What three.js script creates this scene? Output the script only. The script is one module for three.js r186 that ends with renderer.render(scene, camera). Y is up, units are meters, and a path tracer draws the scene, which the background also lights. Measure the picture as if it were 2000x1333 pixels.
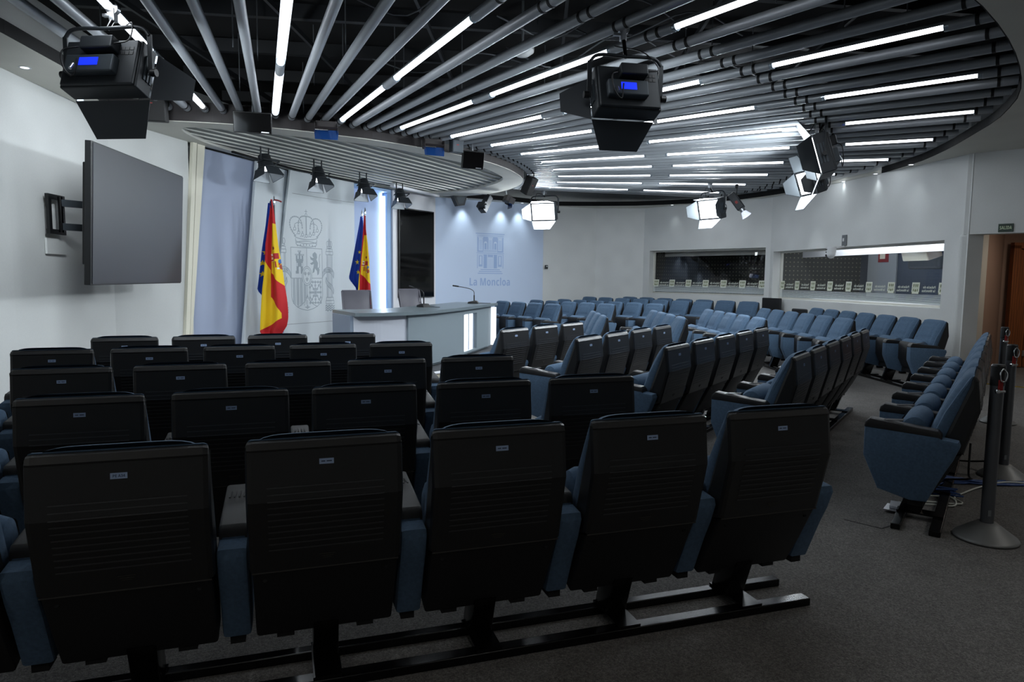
import * as THREE from 'three';
import { mergeGeometries, toCreasedNormals } from 'three/addons/utils/BufferGeometryUtils.js';
import { RoundedBoxGeometry } from 'three/addons/geometries/RoundedBoxGeometry.js';
import { RectAreaLightUniformsLib } from 'three/addons/lights/RectAreaLightUniformsLib.js';

// ------------------------------------------------------------------ camera, lights' levels, exposure
const scene = new THREE.Scene();
scene.background = new THREE.Color(0x000000);
const camera = new THREE.PerspectiveCamera(53.13, 2000 / 1333, 0.05, 80);
camera.position.set(0, 1.466, 0);
camera.rotation.set(-0.0926, 0, 0.010);
const renderer = new THREE.WebGLRenderer({ antialias: true });
renderer.toneMapping = THREE.LinearToneMapping;
renderer.toneMappingExposure = 1.2;
renderer.shadowMap.enabled = true;
RectAreaLightUniformsLib.init();
const L_TUBE = 14, L_PANEL = 106, L_NEAR = 82, I_SPOT = 12, I_DOWN = 2.0, I_REAR_FILL = 3.2, L_STRIP = 14;
const COOL = new THREE.Color(0.86, 0.94, 1.0);
const PI = Math.PI;

// ------------------------------------------------------------------ helpers
let seed = 7;
const rnd = () => { seed = (seed * 1664525 + 1013904223) >>> 0; return seed / 4294967296; };
const taken = {};
function numbered(n) { taken[n] = (taken[n] ?? -1) + 1; return taken[n] ? n + '_' + String(taken[n]).padStart(3, '0') : n; }
function place(g, x = 0, y = 0, z = 0, rx = 0, ry = 0, rz = 0) {
  if (rx || ry || rz) g.applyMatrix4(new THREE.Matrix4().makeRotationFromEuler(new THREE.Euler(rx, ry, rz)));
  g.translate(x, y, z); return g;
}
const box = (w, h, d, x, y, z, rx, ry, rz) => place(new THREE.BoxGeometry(w, h, d), x, y, z, rx, ry, rz);
const rbox = (w, h, d, x, y, z, r = 0.01, rx, ry, rz) => place(new RoundedBoxGeometry(w, h, d, 2, Math.min(r, w / 2.01, h / 2.01, d / 2.01)), x, y, z, rx, ry, rz);
const cyl = (r0, r1, h, x, y, z, seg = 16, rx, ry, rz) => place(new THREE.CylinderGeometry(r0, r1, h, seg), x, y, z, rx, ry, rz);
const sph = (r, x, y, z, sx = 1, sy = 1, sz = 1) => place(new THREE.SphereGeometry(r, 16, 12).scale(sx, sy, sz), x, y, z);
const lathe = (pts, x = 0, y = 0, z = 0, seg = 24) => place(new THREE.LatheGeometry(pts.map((p) => new THREE.Vector2(p[0], p[1])), seg), x, y, z);
const tube = (pts, r, seg = 24, rad = 6) => new THREE.TubeGeometry(new THREE.CatmullRomCurve3(pts.map((p) => new THREE.Vector3(...p))), seg, r, rad);
function bar(a, b, w, h) {   // box from a to b
  const A = new THREE.Vector3(...a), B = new THREE.Vector3(...b), d = B.clone().sub(A), L = d.length();
  const g = new THREE.BoxGeometry(w, h, L), m = new THREE.Matrix4().lookAt(B, A, new THREE.Vector3(0, 1, 0));
  g.applyMatrix4(m); g.translate((A.x + B.x) / 2, (A.y + B.y) / 2, (A.z + B.z) / 2); return g;
}
function rod(a, b, r, seg = 10) {
  const A = new THREE.Vector3(...a), B = new THREE.Vector3(...b), d = B.clone().sub(A);
  const g = new THREE.CylinderGeometry(r, r, d.length(), seg);
  g.applyQuaternion(new THREE.Quaternion().setFromUnitVectors(new THREE.Vector3(0, 1, 0), d.normalize()));
  g.translate((A.x + B.x) / 2, (A.y + B.y) / 2, (A.z + B.z) / 2); return g;
}
// plan polygon [[x, z] ...] between two heights
function slab(pts, y0, y1) {
  const s = new THREE.Shape(pts.map(([x, z]) => new THREE.Vector2(x, -z)));
  return new THREE.ExtrudeGeometry(s, { depth: y1 - y0, bevelEnabled: false }).rotateX(-PI / 2).translate(0, y0, 0);
}
// side profile [[z, y] ...] swept along local x
function prof(pts, x0, x1, b = 0) {
  const s = new THREE.Shape(pts.map(([z, y]) => new THREE.Vector2(-z, y)));
  const g = new THREE.ExtrudeGeometry(s, b ? { depth: x1 - x0 - 2 * b, bevelEnabled: true, bevelSize: b, bevelThickness: b, bevelOffset: -b, bevelSegments: 2 } : { depth: x1 - x0, bevelEnabled: false });
  const r = g.rotateY(PI / 2).translate(x0 + b, 0, 0);
  return b ? toCreasedNormals(r, 0.75) : r;
}
function soft(pts, n = 26) { return new THREE.CatmullRomCurve3(pts.map(([z, y]) => new THREE.Vector3(z, y, 0)), true, 'centripetal').getPoints(n).slice(0, n).map((p) => [p.x, p.y]); }
// outline in local xy, given a depth along z
function plate(pts, d, z = 0) {
  return new THREE.ExtrudeGeometry(new THREE.Shape(pts.map((p) => new THREE.Vector2(...p))), { depth: d, bevelEnabled: false }).translate(0, 0, z);
}
function boxUV(g) {
  const p = g.attributes.position, n = g.attributes.normal, uv = new Float32Array(p.count * 2);
  for (let i = 0; i < p.count; i++) {
    const ax = Math.abs(n.getX(i)), ay = Math.abs(n.getY(i)), az = Math.abs(n.getZ(i));
    const [u, v] = ay >= ax && ay >= az ? [p.getX(i), p.getZ(i)] : ax > az ? [p.getZ(i), p.getY(i)] : [p.getX(i), p.getY(i)];
    uv[2 * i] = u; uv[2 * i + 1] = v;
  }
  g.setAttribute('uv', new THREE.BufferAttribute(uv, 2));
}
function merged(list, keepUV) {
  const a = (Array.isArray(list) ? list : [list]).map((g) => {
    const h = g.index ? g.toNonIndexed() : g.clone();
    for (const k of Object.keys(h.attributes)) if (!['position', 'normal', 'uv'].includes(k)) h.deleteAttribute(k);
    return h;
  });
  const g = a.length > 1 ? mergeGeometries(a) : a[0];
  if (!keepUV) boxUV(g);
  return g;
}
function part(name, list, mat, parent, label, keepUV) {
  const m = new THREE.Mesh(merged(list, keepUV), mat); m.name = name;
  if (label) m.userData.label = label;
  parent.add(m); return m;
}
function thing(name, label, category, [x, y, z] = [0, 0, 0], ry = 0, group) {
  const o = new THREE.Group(); o.name = numbered(name); o.position.set(x, y, z); o.rotation.y = ry;
  o.userData = { label, category }; if (group) o.userData.group = group;
  scene.add(o); return o;
}
function single(name, label, category, list, mat, group, keepUV) {
  const m = part(numbered(name), list, mat, scene, label, keepUV);
  m.userData.category = category; if (group) m.userData.group = group; return m;
}
function struct(name, list, mat, label, category, keepUV) {
  const m = part(name, list, mat, scene, label, keepUV);
  m.userData.category = category; m.userData.kind = 'structure'; return m;
}
function structGroup(name, label, category, [x, y, z] = [0, 0, 0], ry = 0) {
  const o = new THREE.Group(); o.name = name; o.position.set(x, y, z); o.rotation.y = ry;
  o.userData = { label, category, kind: 'structure' }; scene.add(o); return o;
}
function copyOf(o, label, group) {
  const c = o.clone(); c.name = numbered(o.name.replace(/_\d{3}$/, '')); c.userData = { ...o.userData };
  if (label) c.userData.label = label; if (group) c.userData.group = group;
  scene.add(c); return c;
}
// frame of a wall running from a to b seen left to right: local x along it, local z into the room
const turnOf = (a, b) => Math.atan2(-(b[1] - a[1]), b[0] - a[0]);
const lenOf = (a, b) => Math.hypot(b[0] - a[0], b[1] - a[1]);

// ------------------------------------------------------------------ textures
function noiseTex(size, repeat, f, srgb = true) {
  const d = new Uint8Array(size * size * 4);
  for (let j = 0; j < size; j++) for (let i = 0; i < size; i++) {
    const c = f(i, j), k = 4 * (j * size + i);
    d[k] = c[0]; d[k + 1] = c[1]; d[k + 2] = c[2]; d[k + 3] = 255;
  }
  const t = new THREE.DataTexture(d, size, size); t.wrapS = t.wrapT = THREE.RepeatWrapping; t.magFilter = THREE.LinearFilter; t.minFilter = THREE.LinearMipmapLinearFilter; t.generateMipmaps = true;
  t.repeat.set(repeat, repeat); if (srgb) t.colorSpace = THREE.SRGBColorSpace; t.needsUpdate = true; return t;
}
function smooth(n, cells) {   // tiling value noise table
  const g = Array.from({ length: cells * cells }, rnd);
  return (i, j) => {
    const x = i / n * cells, y = j / n * cells, a = Math.floor(x), b = Math.floor(y), u = x - a, v = y - b, s = u * u * (3 - 2 * u), t = v * v * (3 - 2 * v);
    const q = (p, r) => g[(r % cells) * cells + p % cells];
    return (q(a, b) * (1 - s) + q(a + 1, b) * s) * (1 - t) + (q(a, b + 1) * (1 - s) + q(a + 1, b + 1) * s) * t;
  };
}
const speck = smooth(512, 170), blotch = smooth(512, 9), mid = smooth(512, 60);
const carpetTex = noiseTex(512, 0.9, (i, j) => { const v = 100 + 34 * (speck(i, j) - 0.5) + 50 * (rnd() - 0.5) + 9 * (blotch(i, j) - 0.5); return [v * 1.02, v, v * 0.975]; });
const carpetBump = noiseTex(512, 0.8, () => { const v = rnd() * 255; return [v, v, v]; }, false);
const fabricTex = noiseTex(512, 2, (i, j) => { const v = 226 + 34 * (rnd() - 0.5) + 26 * (mid(i, j) - 0.5); return [v, v, v]; });
const fabricBump = noiseTex(256, 12, (i, j) => { const v = 128 + 60 * (((i >> 1) + (j >> 1)) % 2) + 60 * (rnd() - 0.5); return [v, v, v]; }, false);
const plasterTex = noiseTex(512, 0.4, (i, j) => { const v = 244 + 10 * (blotch(i, j) - 0.5) + 5 * (rnd() - 0.5); return [v, v, v]; });
const woodTex = noiseTex(512, 1, (i, j) => { const g = 0.5 + 0.5 * Math.sin(i * 0.35 + 6 * blotch(i, j * 0.15 % 512) + 2 * mid(i, Math.floor(j * 0.1))); const v = 0.75 + 0.25 * g + 0.06 * (rnd() - 0.5); return [150 * v, 88 * v, 46 * v]; });
const grainBump = noiseTex(256, 30, () => { const v = rnd() * 255; return [v, v, v]; }, false);
const perfTex = noiseTex(256, 2.6, (i, j) => { const x = i % 64 - 32, y = j % 64 - 32, d = x * x + y * y < 90; return d ? [120, 118, 100] : [38, 39, 36]; });
const perfBlue = noiseTex(256, 4, (i, j) => { const x = i % 32 - 16, y = j % 64 - 32, d = x * x + y * y * 0.2 < 22; return d ? [62, 72, 88] : [40, 50, 66]; });
function canvasTex(w, h, draw) {
  const c = document.createElement('canvas'); c.width = w; c.height = h; draw(c.getContext('2d'), w, h);
  const t = new THREE.CanvasTexture(c); t.colorSpace = THREE.SRGBColorSpace; t.anisotropy = 8; return t;
}

// ------------------------------------------------------------------ materials
const std = (color, roughness = 0.7, more = {}) => new THREE.MeshStandardMaterial({ color, roughness, ...more });
const M = {
  carpet: std(0xffffff, 1, { map: carpetTex, bumpMap: carpetBump, bumpScale: 0.004 }),
  carpetDark: std(0x46484c, 1, { bumpMap: carpetBump, bumpScale: 0.004 }),
  wallWhite: std(0xe0e2e0, 0.75, { map: plasterTex }),
  cream: std(0xd9d8cf, 0.75, { map: plasterTex }),
  creamEdge: std(0xeae6d4, 0.7),
  beige: std(0xa88c7c, 0.85, { map: plasterTex }),
  bluePanel: std(0xa3aec6, 0.6),
  palePanel: std(0xd3dade, 0.55),
  recess: std(0xb6c8ea, 0.6),
  recessEdge: std(0x9dbfe6, 0.6),
  white: std(0xe6e6ea, 0.5),
  black: std(0x050506, 0.85),
  fascia: std(0x2b2627, 0.6, { map: plasterTex }),
  void: std(0x08080a, 1),
  voidBar: std(0x1f2124, 0.5),
  slat: std(0x7d807c, 0.65), slatLipLit: std(0xd9dad2, 0.6),  // faces greyed, lips paled: light caught by slat edges put into colour
  tube: std(0xa3a8ad, 0.42, { metalness: 0.3 }),
  tubeDark: std(0x5e6165, 0.5, { metalness: 0.3 }),
  ring: std(0x070708, 0.6),
  clear: std(0xb9c6cf, 0.15, { metalness: 0.6 }),
  lamp: std(0xffffff, 0.5, { emissive: 0xf2f7ff, emissiveIntensity: 5 }),
  ledFace: std(0xffffff, 0.5, { emissive: 0xf6f8ff, emissiveIntensity: 3 }),
  slotFace: std(0xffffff, 0.5, { emissive: 0xf4f8ff, emissiveIntensity: 1.1 }),
  downFace: std(0xffffff, 0.5, { emissive: 0xf0f6ff, emissiveIntensity: 2 }),
  stripFace: std(0xffffff, 0.5, { emissive: 0xdcebff, emissiveIntensity: 1.4 }),
  shell: std(0x1c1c1d, 0.32, { bumpMap: grainBump, bumpScale: 0.0002 }),
  shellLow: std(0x151517, 0.55, { bumpMap: grainBump, bumpScale: 0.0002 }),
  armBlack: std(0x1b1b1d, 0.42, { bumpMap: grainBump, bumpScale: 0.0003 }),
  rib: std(0x39393b, 0.3),  // lighter than the shell: highlights on the ribs put into colour
  fabric: new THREE.MeshPhysicalMaterial({ color: 0x556f8a, roughness: 0.95, map: fabricTex, bumpMap: fabricBump, bumpScale: 0.0006, sheen: 0.3, sheenColor: new THREE.Color(0x8fa8c4), sheenRoughness: 0.6 }),
  steelBlack: std(0x0a0a0c, 0.22, { metalness: 0.3 }),
  steel: std(0xb9bcc0, 0.3, { metalness: 0.9 }),
  chrome: std(0xdcdfe3, 0.12, { metalness: 1 }),
  emblem: std(0x33312e, 0.5),
  fixture: std(0x282c30, 0.5, { metalness: 0.2 }),
  fixtureGrey: std(0x40474d, 0.5, { metalness: 0.3 }),
  door: std(0x2e3338, 0.55, { side: THREE.DoubleSide }),
  doorInnerLit: std(0x8f969b, 0.4, { metalness: 0.3 }),  // pale tone carries lamp light on the inner faces of the flaps
  lcd: std(0x1020a0, 0.4, { emissive: 0x1a35ff, emissiveIntensity: 0.9 }),
  gel: std(0x122f5e, 0.12),
  screen: std(0x24252b, 0.42),
  screenGloss: std(0x050506, 0.07),
  bezel: std(0x0d0f11, 0.45),
  deskTop: std(0x6c777c, 0.3),
  deskWhite: std(0xc0c4ce, 0.5),
  deskGrey: std(0x808c93, 0.5),
  deskEnd: std(0x8390a1, 0.5),
  plinth: std(0xc9c2ac, 0.6),
  leather: std(0x55535c, 0.45),
  mic: std(0x121214, 0.4),
  wood: std(0xffffff, 0.5, { map: woodTex }),
  woodDark: std(0x6b3a1d, 0.5, { map: woodTex }),
  post: std(0x606266, 0.32, { metalness: 0.6 }),
  base: std(0x7a7b7a, 0.45, { metalness: 0.4 }),
  red: std(0x8c1b18, 0.5),
  blueCable: std(0x1d4480, 0.5), whiteCable: std(0xc9ccc4, 0.5), blackCable: std(0x08080a, 0.5),
  glass: new THREE.MeshPhysicalMaterial({ color: 0xffffff, roughness: 0.02, transmission: 1, thickness: 0, ior: 1.55 }),
  film: std(0xc8d0d0, 0.8), filmLogo: null,
  perf: std(0xffffff, 0.9, { map: perfTex }), perfBlue: std(0xffffff, 0.8, { map: perfBlue }),
  speakerBlack: std(0x0a0a0b, 0.65),
  gold: std(0xc9b24a, 0.3, { metalness: 0.8 }),
  plasticWhite: std(0xd8dadb, 0.4), plasticGrey: std(0x6d7174, 0.5),
  officeBlack: std(0x131416, 0.6),
};

// ------------------------------------------------------------------ room shell
const CEIL = 3.316, TOP = 4.15, STAGE = 0.2;
const WL = [[-4.40, 3.2], [-4.45, -2], [-4.66, -6.4], [-4.86, -8.35], [-4.56, -9.75]];
const PS = [[-4.49, -10.06], [-4.15, -11.19], [-4.0, -12.12], [-3.25, -13.65], [-2.67, -14.69], [-1.83, -16.1], [0.78, -17.77]];
const WR = [[0.78, -17.77], [2.2, -18.33], [3.45, -18.15], [5.78, -15.43], [6.62, -10.05]];
const OP = [[6.62, -10.05], [8.3, -8.4]];
const WBK = [[8.3, -8.4], [8.0, 3.2], [-4.40, 3.2]];
function wallRun(pts, y0, y1, t) {   // walls of thickness t, outside the line
  const out = [];
  for (let i = 0; i + 1 < pts.length; i++) {
    const a = pts[i], b = pts[i + 1], L = lenOf(a, b), n = [(b[1] - a[1]) / L, -(b[0] - a[0]) / L];
    const e = [(b[0] - a[0]) / L * 0.06, (b[1] - a[1]) / L * 0.06];
    out.push(slab([a, b, [b[0] + n[0] * t + e[0], b[1] + n[1] * t + e[1]], [a[0] + n[0] * t - e[0], a[1] + n[1] * t - e[1]]], y0, y1));
  }
  return out;
}
{
  const floor = struct('floor', slab([[-6, 4], [10.5, 4], [10.5, -21], [-6, -21]], -0.2, 0), M.carpet, 'dark grey speckled carpet covering the whole press room floor', 'floor');
  part('carpet_seam', [bar([2.06, 0.001, -4.09], [2.21, 0.001, -3.94], 0.006, 0.002), bar([2.21, 0.001, -3.94], [2.34, 0.001, -4.02], 0.006, 0.002)], M.black, floor, 'dark cut line in the carpet');
  part('threshold', bar([6.66, 0.004, -10.0], [8.25, 0.004, -8.43], 0.05, 0.01), M.gold, floor, 'brass strip across the doorway');
  struct('ceiling', slab([[-6, 4], [10.5, 4], [10.5, -21], [-6, -21]], TOP, TOP + 0.2), M.void, 'black painted ceiling void above the radiating tubes', 'ceiling');
  struct('wall_left', wallRun(WL, 0, TOP, 0.25), M.wallWhite, 'smooth white wall behind the big television', 'wall');
  struct('wall_rear', wallRun(WBK, 0, TOP, 0.25), M.wallWhite, 'plain wall closing the back of the room', 'wall');
}
// stage back wall, behind its panels
{
  const off = PS.map(([x, z]) => [x - 0.28, z - 0.14]); off[0] = [-4.9, -9.6]; off[6] = PS[6];
  struct('wall_stage', wallRun(off, 0, TOP, 0.25), M.wallWhite, 'pale wall standing behind the stage panels', 'wall');
  // white wall end beside the blue panel; warm light on it painted as cream
  const a = WL[4], b = PS[0], g = structGroup('trim_1', 'white wall edge painted cream as warm light, dark gap beside the slate blue panel', 'trim', [a[0], 0, a[1]], turnOf(a, b));
  part('lit_edge_strip', plate([[-0.30, 0], [-0.22, 0], [0.13, CEIL], [0.05, CEIL]], 0.05, 0.0), M.creamEdge, g);
  part('dark_gap', plate([[-0.22, 0], [-0.19, 0], [0.17, CEIL], [0.13, CEIL]], 0.02, 0.0), M.black, g);
  part('lit_edge_return', plate([[-0.19, 0], [-0.16, 0], [0.33, CEIL], [0.17, CEIL]], 0.03, 0.0), M.creamEdge, g);
}
function panel(name, label, a, b, poly, mat, off, thick = 0.04) {
  const o = thing(name, label, 'panel', [a[0], 0, a[1]], turnOf(a, b));
  const s = part('board', plate(poly, thick, off), mat, o); return o;
}
panel('stage_backdrop', 'leaning slate blue wall panel beside the big television', PS[0], PS[1], [[-0.42, STAGE], [1.0, STAGE], [1.3, CEIL - 0.02], [-0.01, CEIL - 0.02]], M.bluePanel, -0.10);
panel('stage_backdrop', 'narrow pale grey leaning panel behind the flag pair next to the blue panel', PS[1], PS[2], [[-0.56, STAGE], [1.0, STAGE], [1.0, CEIL - 0.02], [0.0, CEIL - 0.02]], M.palePanel, -0.02);
function armsCanvas(ctx, W, H) {
  // W x H covers 2.30 m x 3.1 m of panel; origin s = -0.6, y = 0.2
  const S = W / 2.3, X = (s) => (s + 0.6 - 0.09) * S, Y = (y) => H - (y - 0.2) * S;
  ctx.fillStyle = '#d3dade'; ctx.fillRect(0, 0, W, H);
  const ink = '#9aa5ad'; ctx.strokeStyle = ink; ctx.fillStyle = ink; ctx.lineCap = 'round'; ctx.lineJoin = 'round';
  const LW = 0.012 * S; ctx.lineWidth = LW;
  const line = (...p) => { ctx.beginPath(); ctx.moveTo(X(p[0]), Y(p[1])); for (let i = 2; i < p.length; i += 2) ctx.lineTo(X(p[i]), Y(p[i + 1])); ctx.stroke(); };
  const disc = (s, y, r, fill = true) => { ctx.beginPath(); ctx.arc(X(s), Y(y), r * S, 0, 7); fill ? ctx.fill() : ctx.stroke(); };
  const rect = (s0, y0, s1, y1, fill = true) => fill ? ctx.fillRect(X(s0), Y(y1), (s1 - s0) * S, (y1 - y0) * S) : ctx.strokeRect(X(s0), Y(y1), (s1 - s0) * S, (y1 - y0) * S);
  const C = 0.45, L = 0.06, R = 0.85;
  // shield
  ctx.lineWidth = LW;
  ctx.beginPath(); ctx.moveTo(X(L), Y(1.96)); ctx.lineTo(X(R), Y(1.96)); ctx.lineTo(X(R), Y(1.12));
  ctx.bezierCurveTo(X(R), Y(0.94), X(0.66), Y(0.86), X(C), Y(0.84)); ctx.bezierCurveTo(X(0.24), Y(0.86), X(L), Y(0.94), X(L), Y(1.12)); ctx.closePath(); ctx.stroke();
  line(C, 1.96, C, 1.05); line(L, 1.42, R, 1.42);
  ctx.beginPath(); ctx.moveTo(X(0.20), Y(0.90)); ctx.quadraticCurveTo(X(0.43), Y(0.98), X(C), Y(1.14)); ctx.quadraticCurveTo(X(0.47), Y(0.98), X(0.71), Y(0.90)); ctx.stroke();
  // castle
  rect(0.17, 1.50, 0.37, 1.55); rect(0.19, 1.55, 0.35, 1.74); rect(0.185, 1.72, 0.355, 1.76);
  for (const [s, t] of [[0.20, 1.82], [0.27, 1.88], [0.34, 1.82]]) { rect(s - 0.022, 1.72, s + 0.022, t); for (const k of [-0.03, 0, 0.03]) rect(s + k - 0.009, t, s + k + 0.009, t + 0.03); }
  ctx.fillStyle = '#d3dade'; rect(0.245, 1.5, 0.295, 1.6); ctx.beginPath(); ctx.arc(X(0.27), Y(1.6), 0.025 * S, 0, 7); ctx.fill(); for (const s of [0.21, 0.33]) rect(s - 0.012, 1.63, s + 0.012, 1.69); ctx.fillStyle = ink;
  // lion
  ctx.beginPath(); [[0.60, 1.86], [0.66, 1.90], [0.71, 1.86], [0.72, 1.80], [0.70, 1.76], [0.74, 1.70], [0.73, 1.62], [0.78, 1.58], [0.76, 1.50], [0.72, 1.47], [0.71, 1.55], [0.66, 1.60], [0.64, 1.53], [0.59, 1.51], [0.60, 1.57], [0.62, 1.62], [0.63, 1.68], [0.57, 1.66], [0.53, 1.69], [0.57, 1.70], [0.62, 1.73], [0.55, 1.76], [0.53, 1.82], [0.58, 1.79], [0.63, 1.79], [0.60, 1.82]].forEach(([s, y], i) => (i ? ctx.lineTo(X(s), Y(y)) : ctx.moveTo(X(s), Y(y)))); ctx.fill();
  ctx.lineWidth = LW * 1.3; ctx.beginPath(); ctx.moveTo(X(0.74), Y(1.6)); ctx.bezierCurveTo(X(0.84), Y(1.62), X(0.72), Y(1.76), X(0.80), Y(1.86)); ctx.stroke(); ctx.lineWidth = LW;
  // pales
  ctx.save(); ctx.beginPath(); ctx.moveTo(X(L), Y(1.42)); ctx.lineTo(X(C), Y(1.42)); ctx.lineTo(X(C), Y(1.12)); ctx.quadraticCurveTo(X(0.42), Y(0.96), X(0.24), Y(0.90)); ctx.quadraticCurveTo(X(L), Y(0.98), X(L), Y(1.12)); ctx.closePath(); ctx.clip();
  ctx.fillStyle = '#b6c0c6'; for (let k = 0; k < 4; k++) rect(0.10 + k * 0.09, 0.85, 0.145 + k * 0.09, 1.42); ctx.restore(); ctx.fillStyle = ink;
  for (let k = 0; k < 4; k++) { line(0.10 + k * 0.09, 1.42, 0.10 + k * 0.09, 0.97 - 0.02 * Math.min(k, 2)); line(0.145 + k * 0.09, 1.42, 0.145 + k * 0.09, 0.95); }
  // chains
  const cc = [0.66, 1.16];
  for (let k = 0; k < 8; k++) { const a = k * PI / 4, ex = 0.14 * Math.max(-1, Math.min(1, Math.cos(a) * 1.42)), ey = 0.19 * Math.max(-1, Math.min(1, Math.sin(a) * 1.42)); for (let q = 1; q <= 3; q++) disc(cc[0] + ex * q / 3, cc[1] + ey * q / 3, 0.017, false); line(cc[0], cc[1], cc[0] + ex, cc[1] + ey); }
  for (const [s, y] of [[-1, -0.5], [-1, 0.5], [1, -0.5], [1, 0.5], [-0.5, -1], [0.5, -1], [-0.5, 1], [0.5, 1]]) disc(cc[0] + 0.14 * s, cc[1] + 0.19 * y, 0.017, false);
  ctx.strokeRect(X(0.52), Y(1.35), 0.28 * S, 0.38 * S); disc(cc[0], cc[1], 0.02);
  // centre oval
  ctx.fillStyle = '#d3dade'; ctx.beginPath(); ctx.ellipse(X(C), Y(1.46), 0.125 * S, 0.17 * S, 0, 0, 7); ctx.fill(); ctx.stroke(); ctx.beginPath(); ctx.ellipse(X(C), Y(1.46), 0.095 * S, 0.14 * S, 0, 0, 7); ctx.stroke(); ctx.fillStyle = ink;
  for (const [s, y] of [[0.405, 1.50], [0.495, 1.50], [0.45, 1.40]]) { ctx.beginPath(); ctx.ellipse(X(s), Y(y), 0.010 * S, 0.045 * S, 0, 0, 7); ctx.fill(); for (const k of [-1, 1]) { ctx.beginPath(); ctx.arc(X(s + k * 0.018), Y(y - 0.004), 0.018 * S, k > 0 ? PI : 1.2 * PI, k > 0 ? 1.8 * PI : 2 * PI); ctx.stroke(); } line(s - 0.025, y - 0.012, s + 0.025, y - 0.012); }
  // pomegranate
  disc(C, 0.90, 0.022, false); line(C, 0.87, C, 1.02); line(0.39, 0.90, C, 0.88, 0.51, 0.90);
  // crown
  ctx.lineWidth = LW * 1.1;
  ctx.beginPath(); ctx.ellipse(X(C), Y(2.03), 0.26 * S, 0.05 * S, 0, 0, 7); ctx.stroke();
  ctx.beginPath(); ctx.ellipse(X(C), Y(2.09), 0.27 * S, 0.05 * S, 0, 0, PI); ctx.stroke();
  line(0.19, 2.03, 0.18, 2.12); line(0.71, 2.03, 0.72, 2.12);
  ctx.beginPath(); ctx.ellipse(X(C), Y(2.17), 0.30 * S, 0.06 * S, 0, 0, PI); ctx.stroke();
  for (let k = -3; k <= 3; k++) { const s = C + k * 0.095, y = 2.16 + 0.012 * k * k - 0.03; disc(s, y + 0.05, 0.028, false); disc(s, y + 0.10, 0.014); disc(s - 0.045, y + 0.02, 0.01); }
  for (let k = -3; k <= 3; k++) disc(C + k * 0.075, 2.035 - 0.002 * k * k - 0.02, 0.009, false);
  ctx.lineWidth = LW * 2.2; ctx.setLineDash([LW * 1.2, LW * 2.4]);
  for (const k of [-1, 1]) {
    ctx.beginPath(); ctx.moveTo(X(C + k * 0.27), Y(2.17)); ctx.bezierCurveTo(X(C + k * 0.46), Y(2.3), X(C + k * 0.44), Y(2.50), X(C + k * 0.26), Y(2.50)); ctx.bezierCurveTo(X(C + k * 0.14), Y(2.50), X(C + k * 0.10), Y(2.40), X(C + k * 0.10), Y(2.30)); ctx.stroke();
    ctx.beginPath(); ctx.moveTo(X(C + k * 0.19), Y(2.25)); ctx.bezierCurveTo(X(C + k * 0.22), Y(2.45), X(C + k * 0.16), Y(2.54), X(C), Y(2.52)); ctx.stroke();
  }
  ctx.setLineDash([]); line(C, 2.20, C, 2.50); ctx.lineWidth = LW; disc(C, 2.545, 0.025, false); line(C, 2.57, C, 2.64); line(C - 0.03, 2.61, C + 0.03, 2.61);
  ctx.beginPath(); ctx.moveTo(X(0.16), Y(2.36)); ctx.quadraticCurveTo(X(0.26), Y(2.44), X(0.34), Y(2.38)); ctx.moveTo(X(0.56), Y(2.38)); ctx.quadraticCurveTo(X(0.64), Y(2.44), X(0.74), Y(2.36)); ctx.stroke();
  // pillars with ribbons
  for (const k of [-1, 1]) {
    const p = C + k * 0.60;
    rect(p - 0.075, 1.06, p + 0.075, 1.86, false); line(p - 0.05, 1.06, p - 0.05, 1.86); line(p + 0.05, 1.06, p + 0.05, 1.86);
    rect(p - 0.095, 1.86, p + 0.095, 1.92, false); rect(p - 0.08, 1.92, p + 0.08, 1.97, false); rect(p - 0.095, 1.00, p + 0.095, 1.06, false); rect(p - 0.11, 0.94, p + 0.11, 1.00, false);
    ctx.beginPath(); ctx.ellipse(X(p), Y(2.0), 0.07 * S, 0.018 * S, 0, 0, 7); ctx.stroke();
    for (const q of [-1, 0, 1]) { ctx.beginPath(); ctx.ellipse(X(p + q * 0.045), Y(2.06), 0.03 * S, 0.05 * S, 0, 0, 7); ctx.stroke(); } line(p, 2.1, p, 2.16); line(p - 0.02, 2.13, p + 0.02, 2.13);
    for (const q of [0.90, 0.86, 0.82]) { ctx.beginPath(); ctx.moveTo(X(p - 0.12), Y(q)); for (let i = 1; i <= 24; i++) ctx.lineTo(X(p - 0.12 + i * 0.01), Y(q + 0.012 * Math.sin(i * 0.8))); ctx.lineWidth = LW * 1.8; ctx.stroke(); ctx.lineWidth = LW; }
    ctx.fillStyle = '#b9c2c8'; ctx.beginPath(); ctx.moveTo(X(C + k * 0.40), Y(1.50)); ctx.bezierCurveTo(X(C + k * 0.46), Y(1.66), X(C + k * 0.66), Y(1.66), X(C + k * 0.72), Y(1.52)); ctx.lineTo(X(C + k * 0.71), Y(1.42)); ctx.bezierCurveTo(X(C + k * 0.64), Y(1.57), X(C + k * 0.48), Y(1.57), X(C + k * 0.40), Y(1.42)); ctx.closePath(); ctx.fill(); ctx.stroke();
    ctx.beginPath(); ctx.moveTo(X(C + k * 0.50), Y(1.44)); ctx.bezierCurveTo(X(C + k * 0.54), Y(1.30), X(C + k * 0.66), Y(1.36), X(C + k * 0.71), Y(1.20)); ctx.lineTo(X(C + k * 0.70), Y(1.12)); ctx.bezierCurveTo(X(C + k * 0.64), Y(1.26), X(C + k * 0.54), Y(1.22), X(C + k * 0.49), Y(1.36)); ctx.closePath(); ctx.fill(); ctx.stroke(); ctx.fillStyle = ink;
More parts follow.
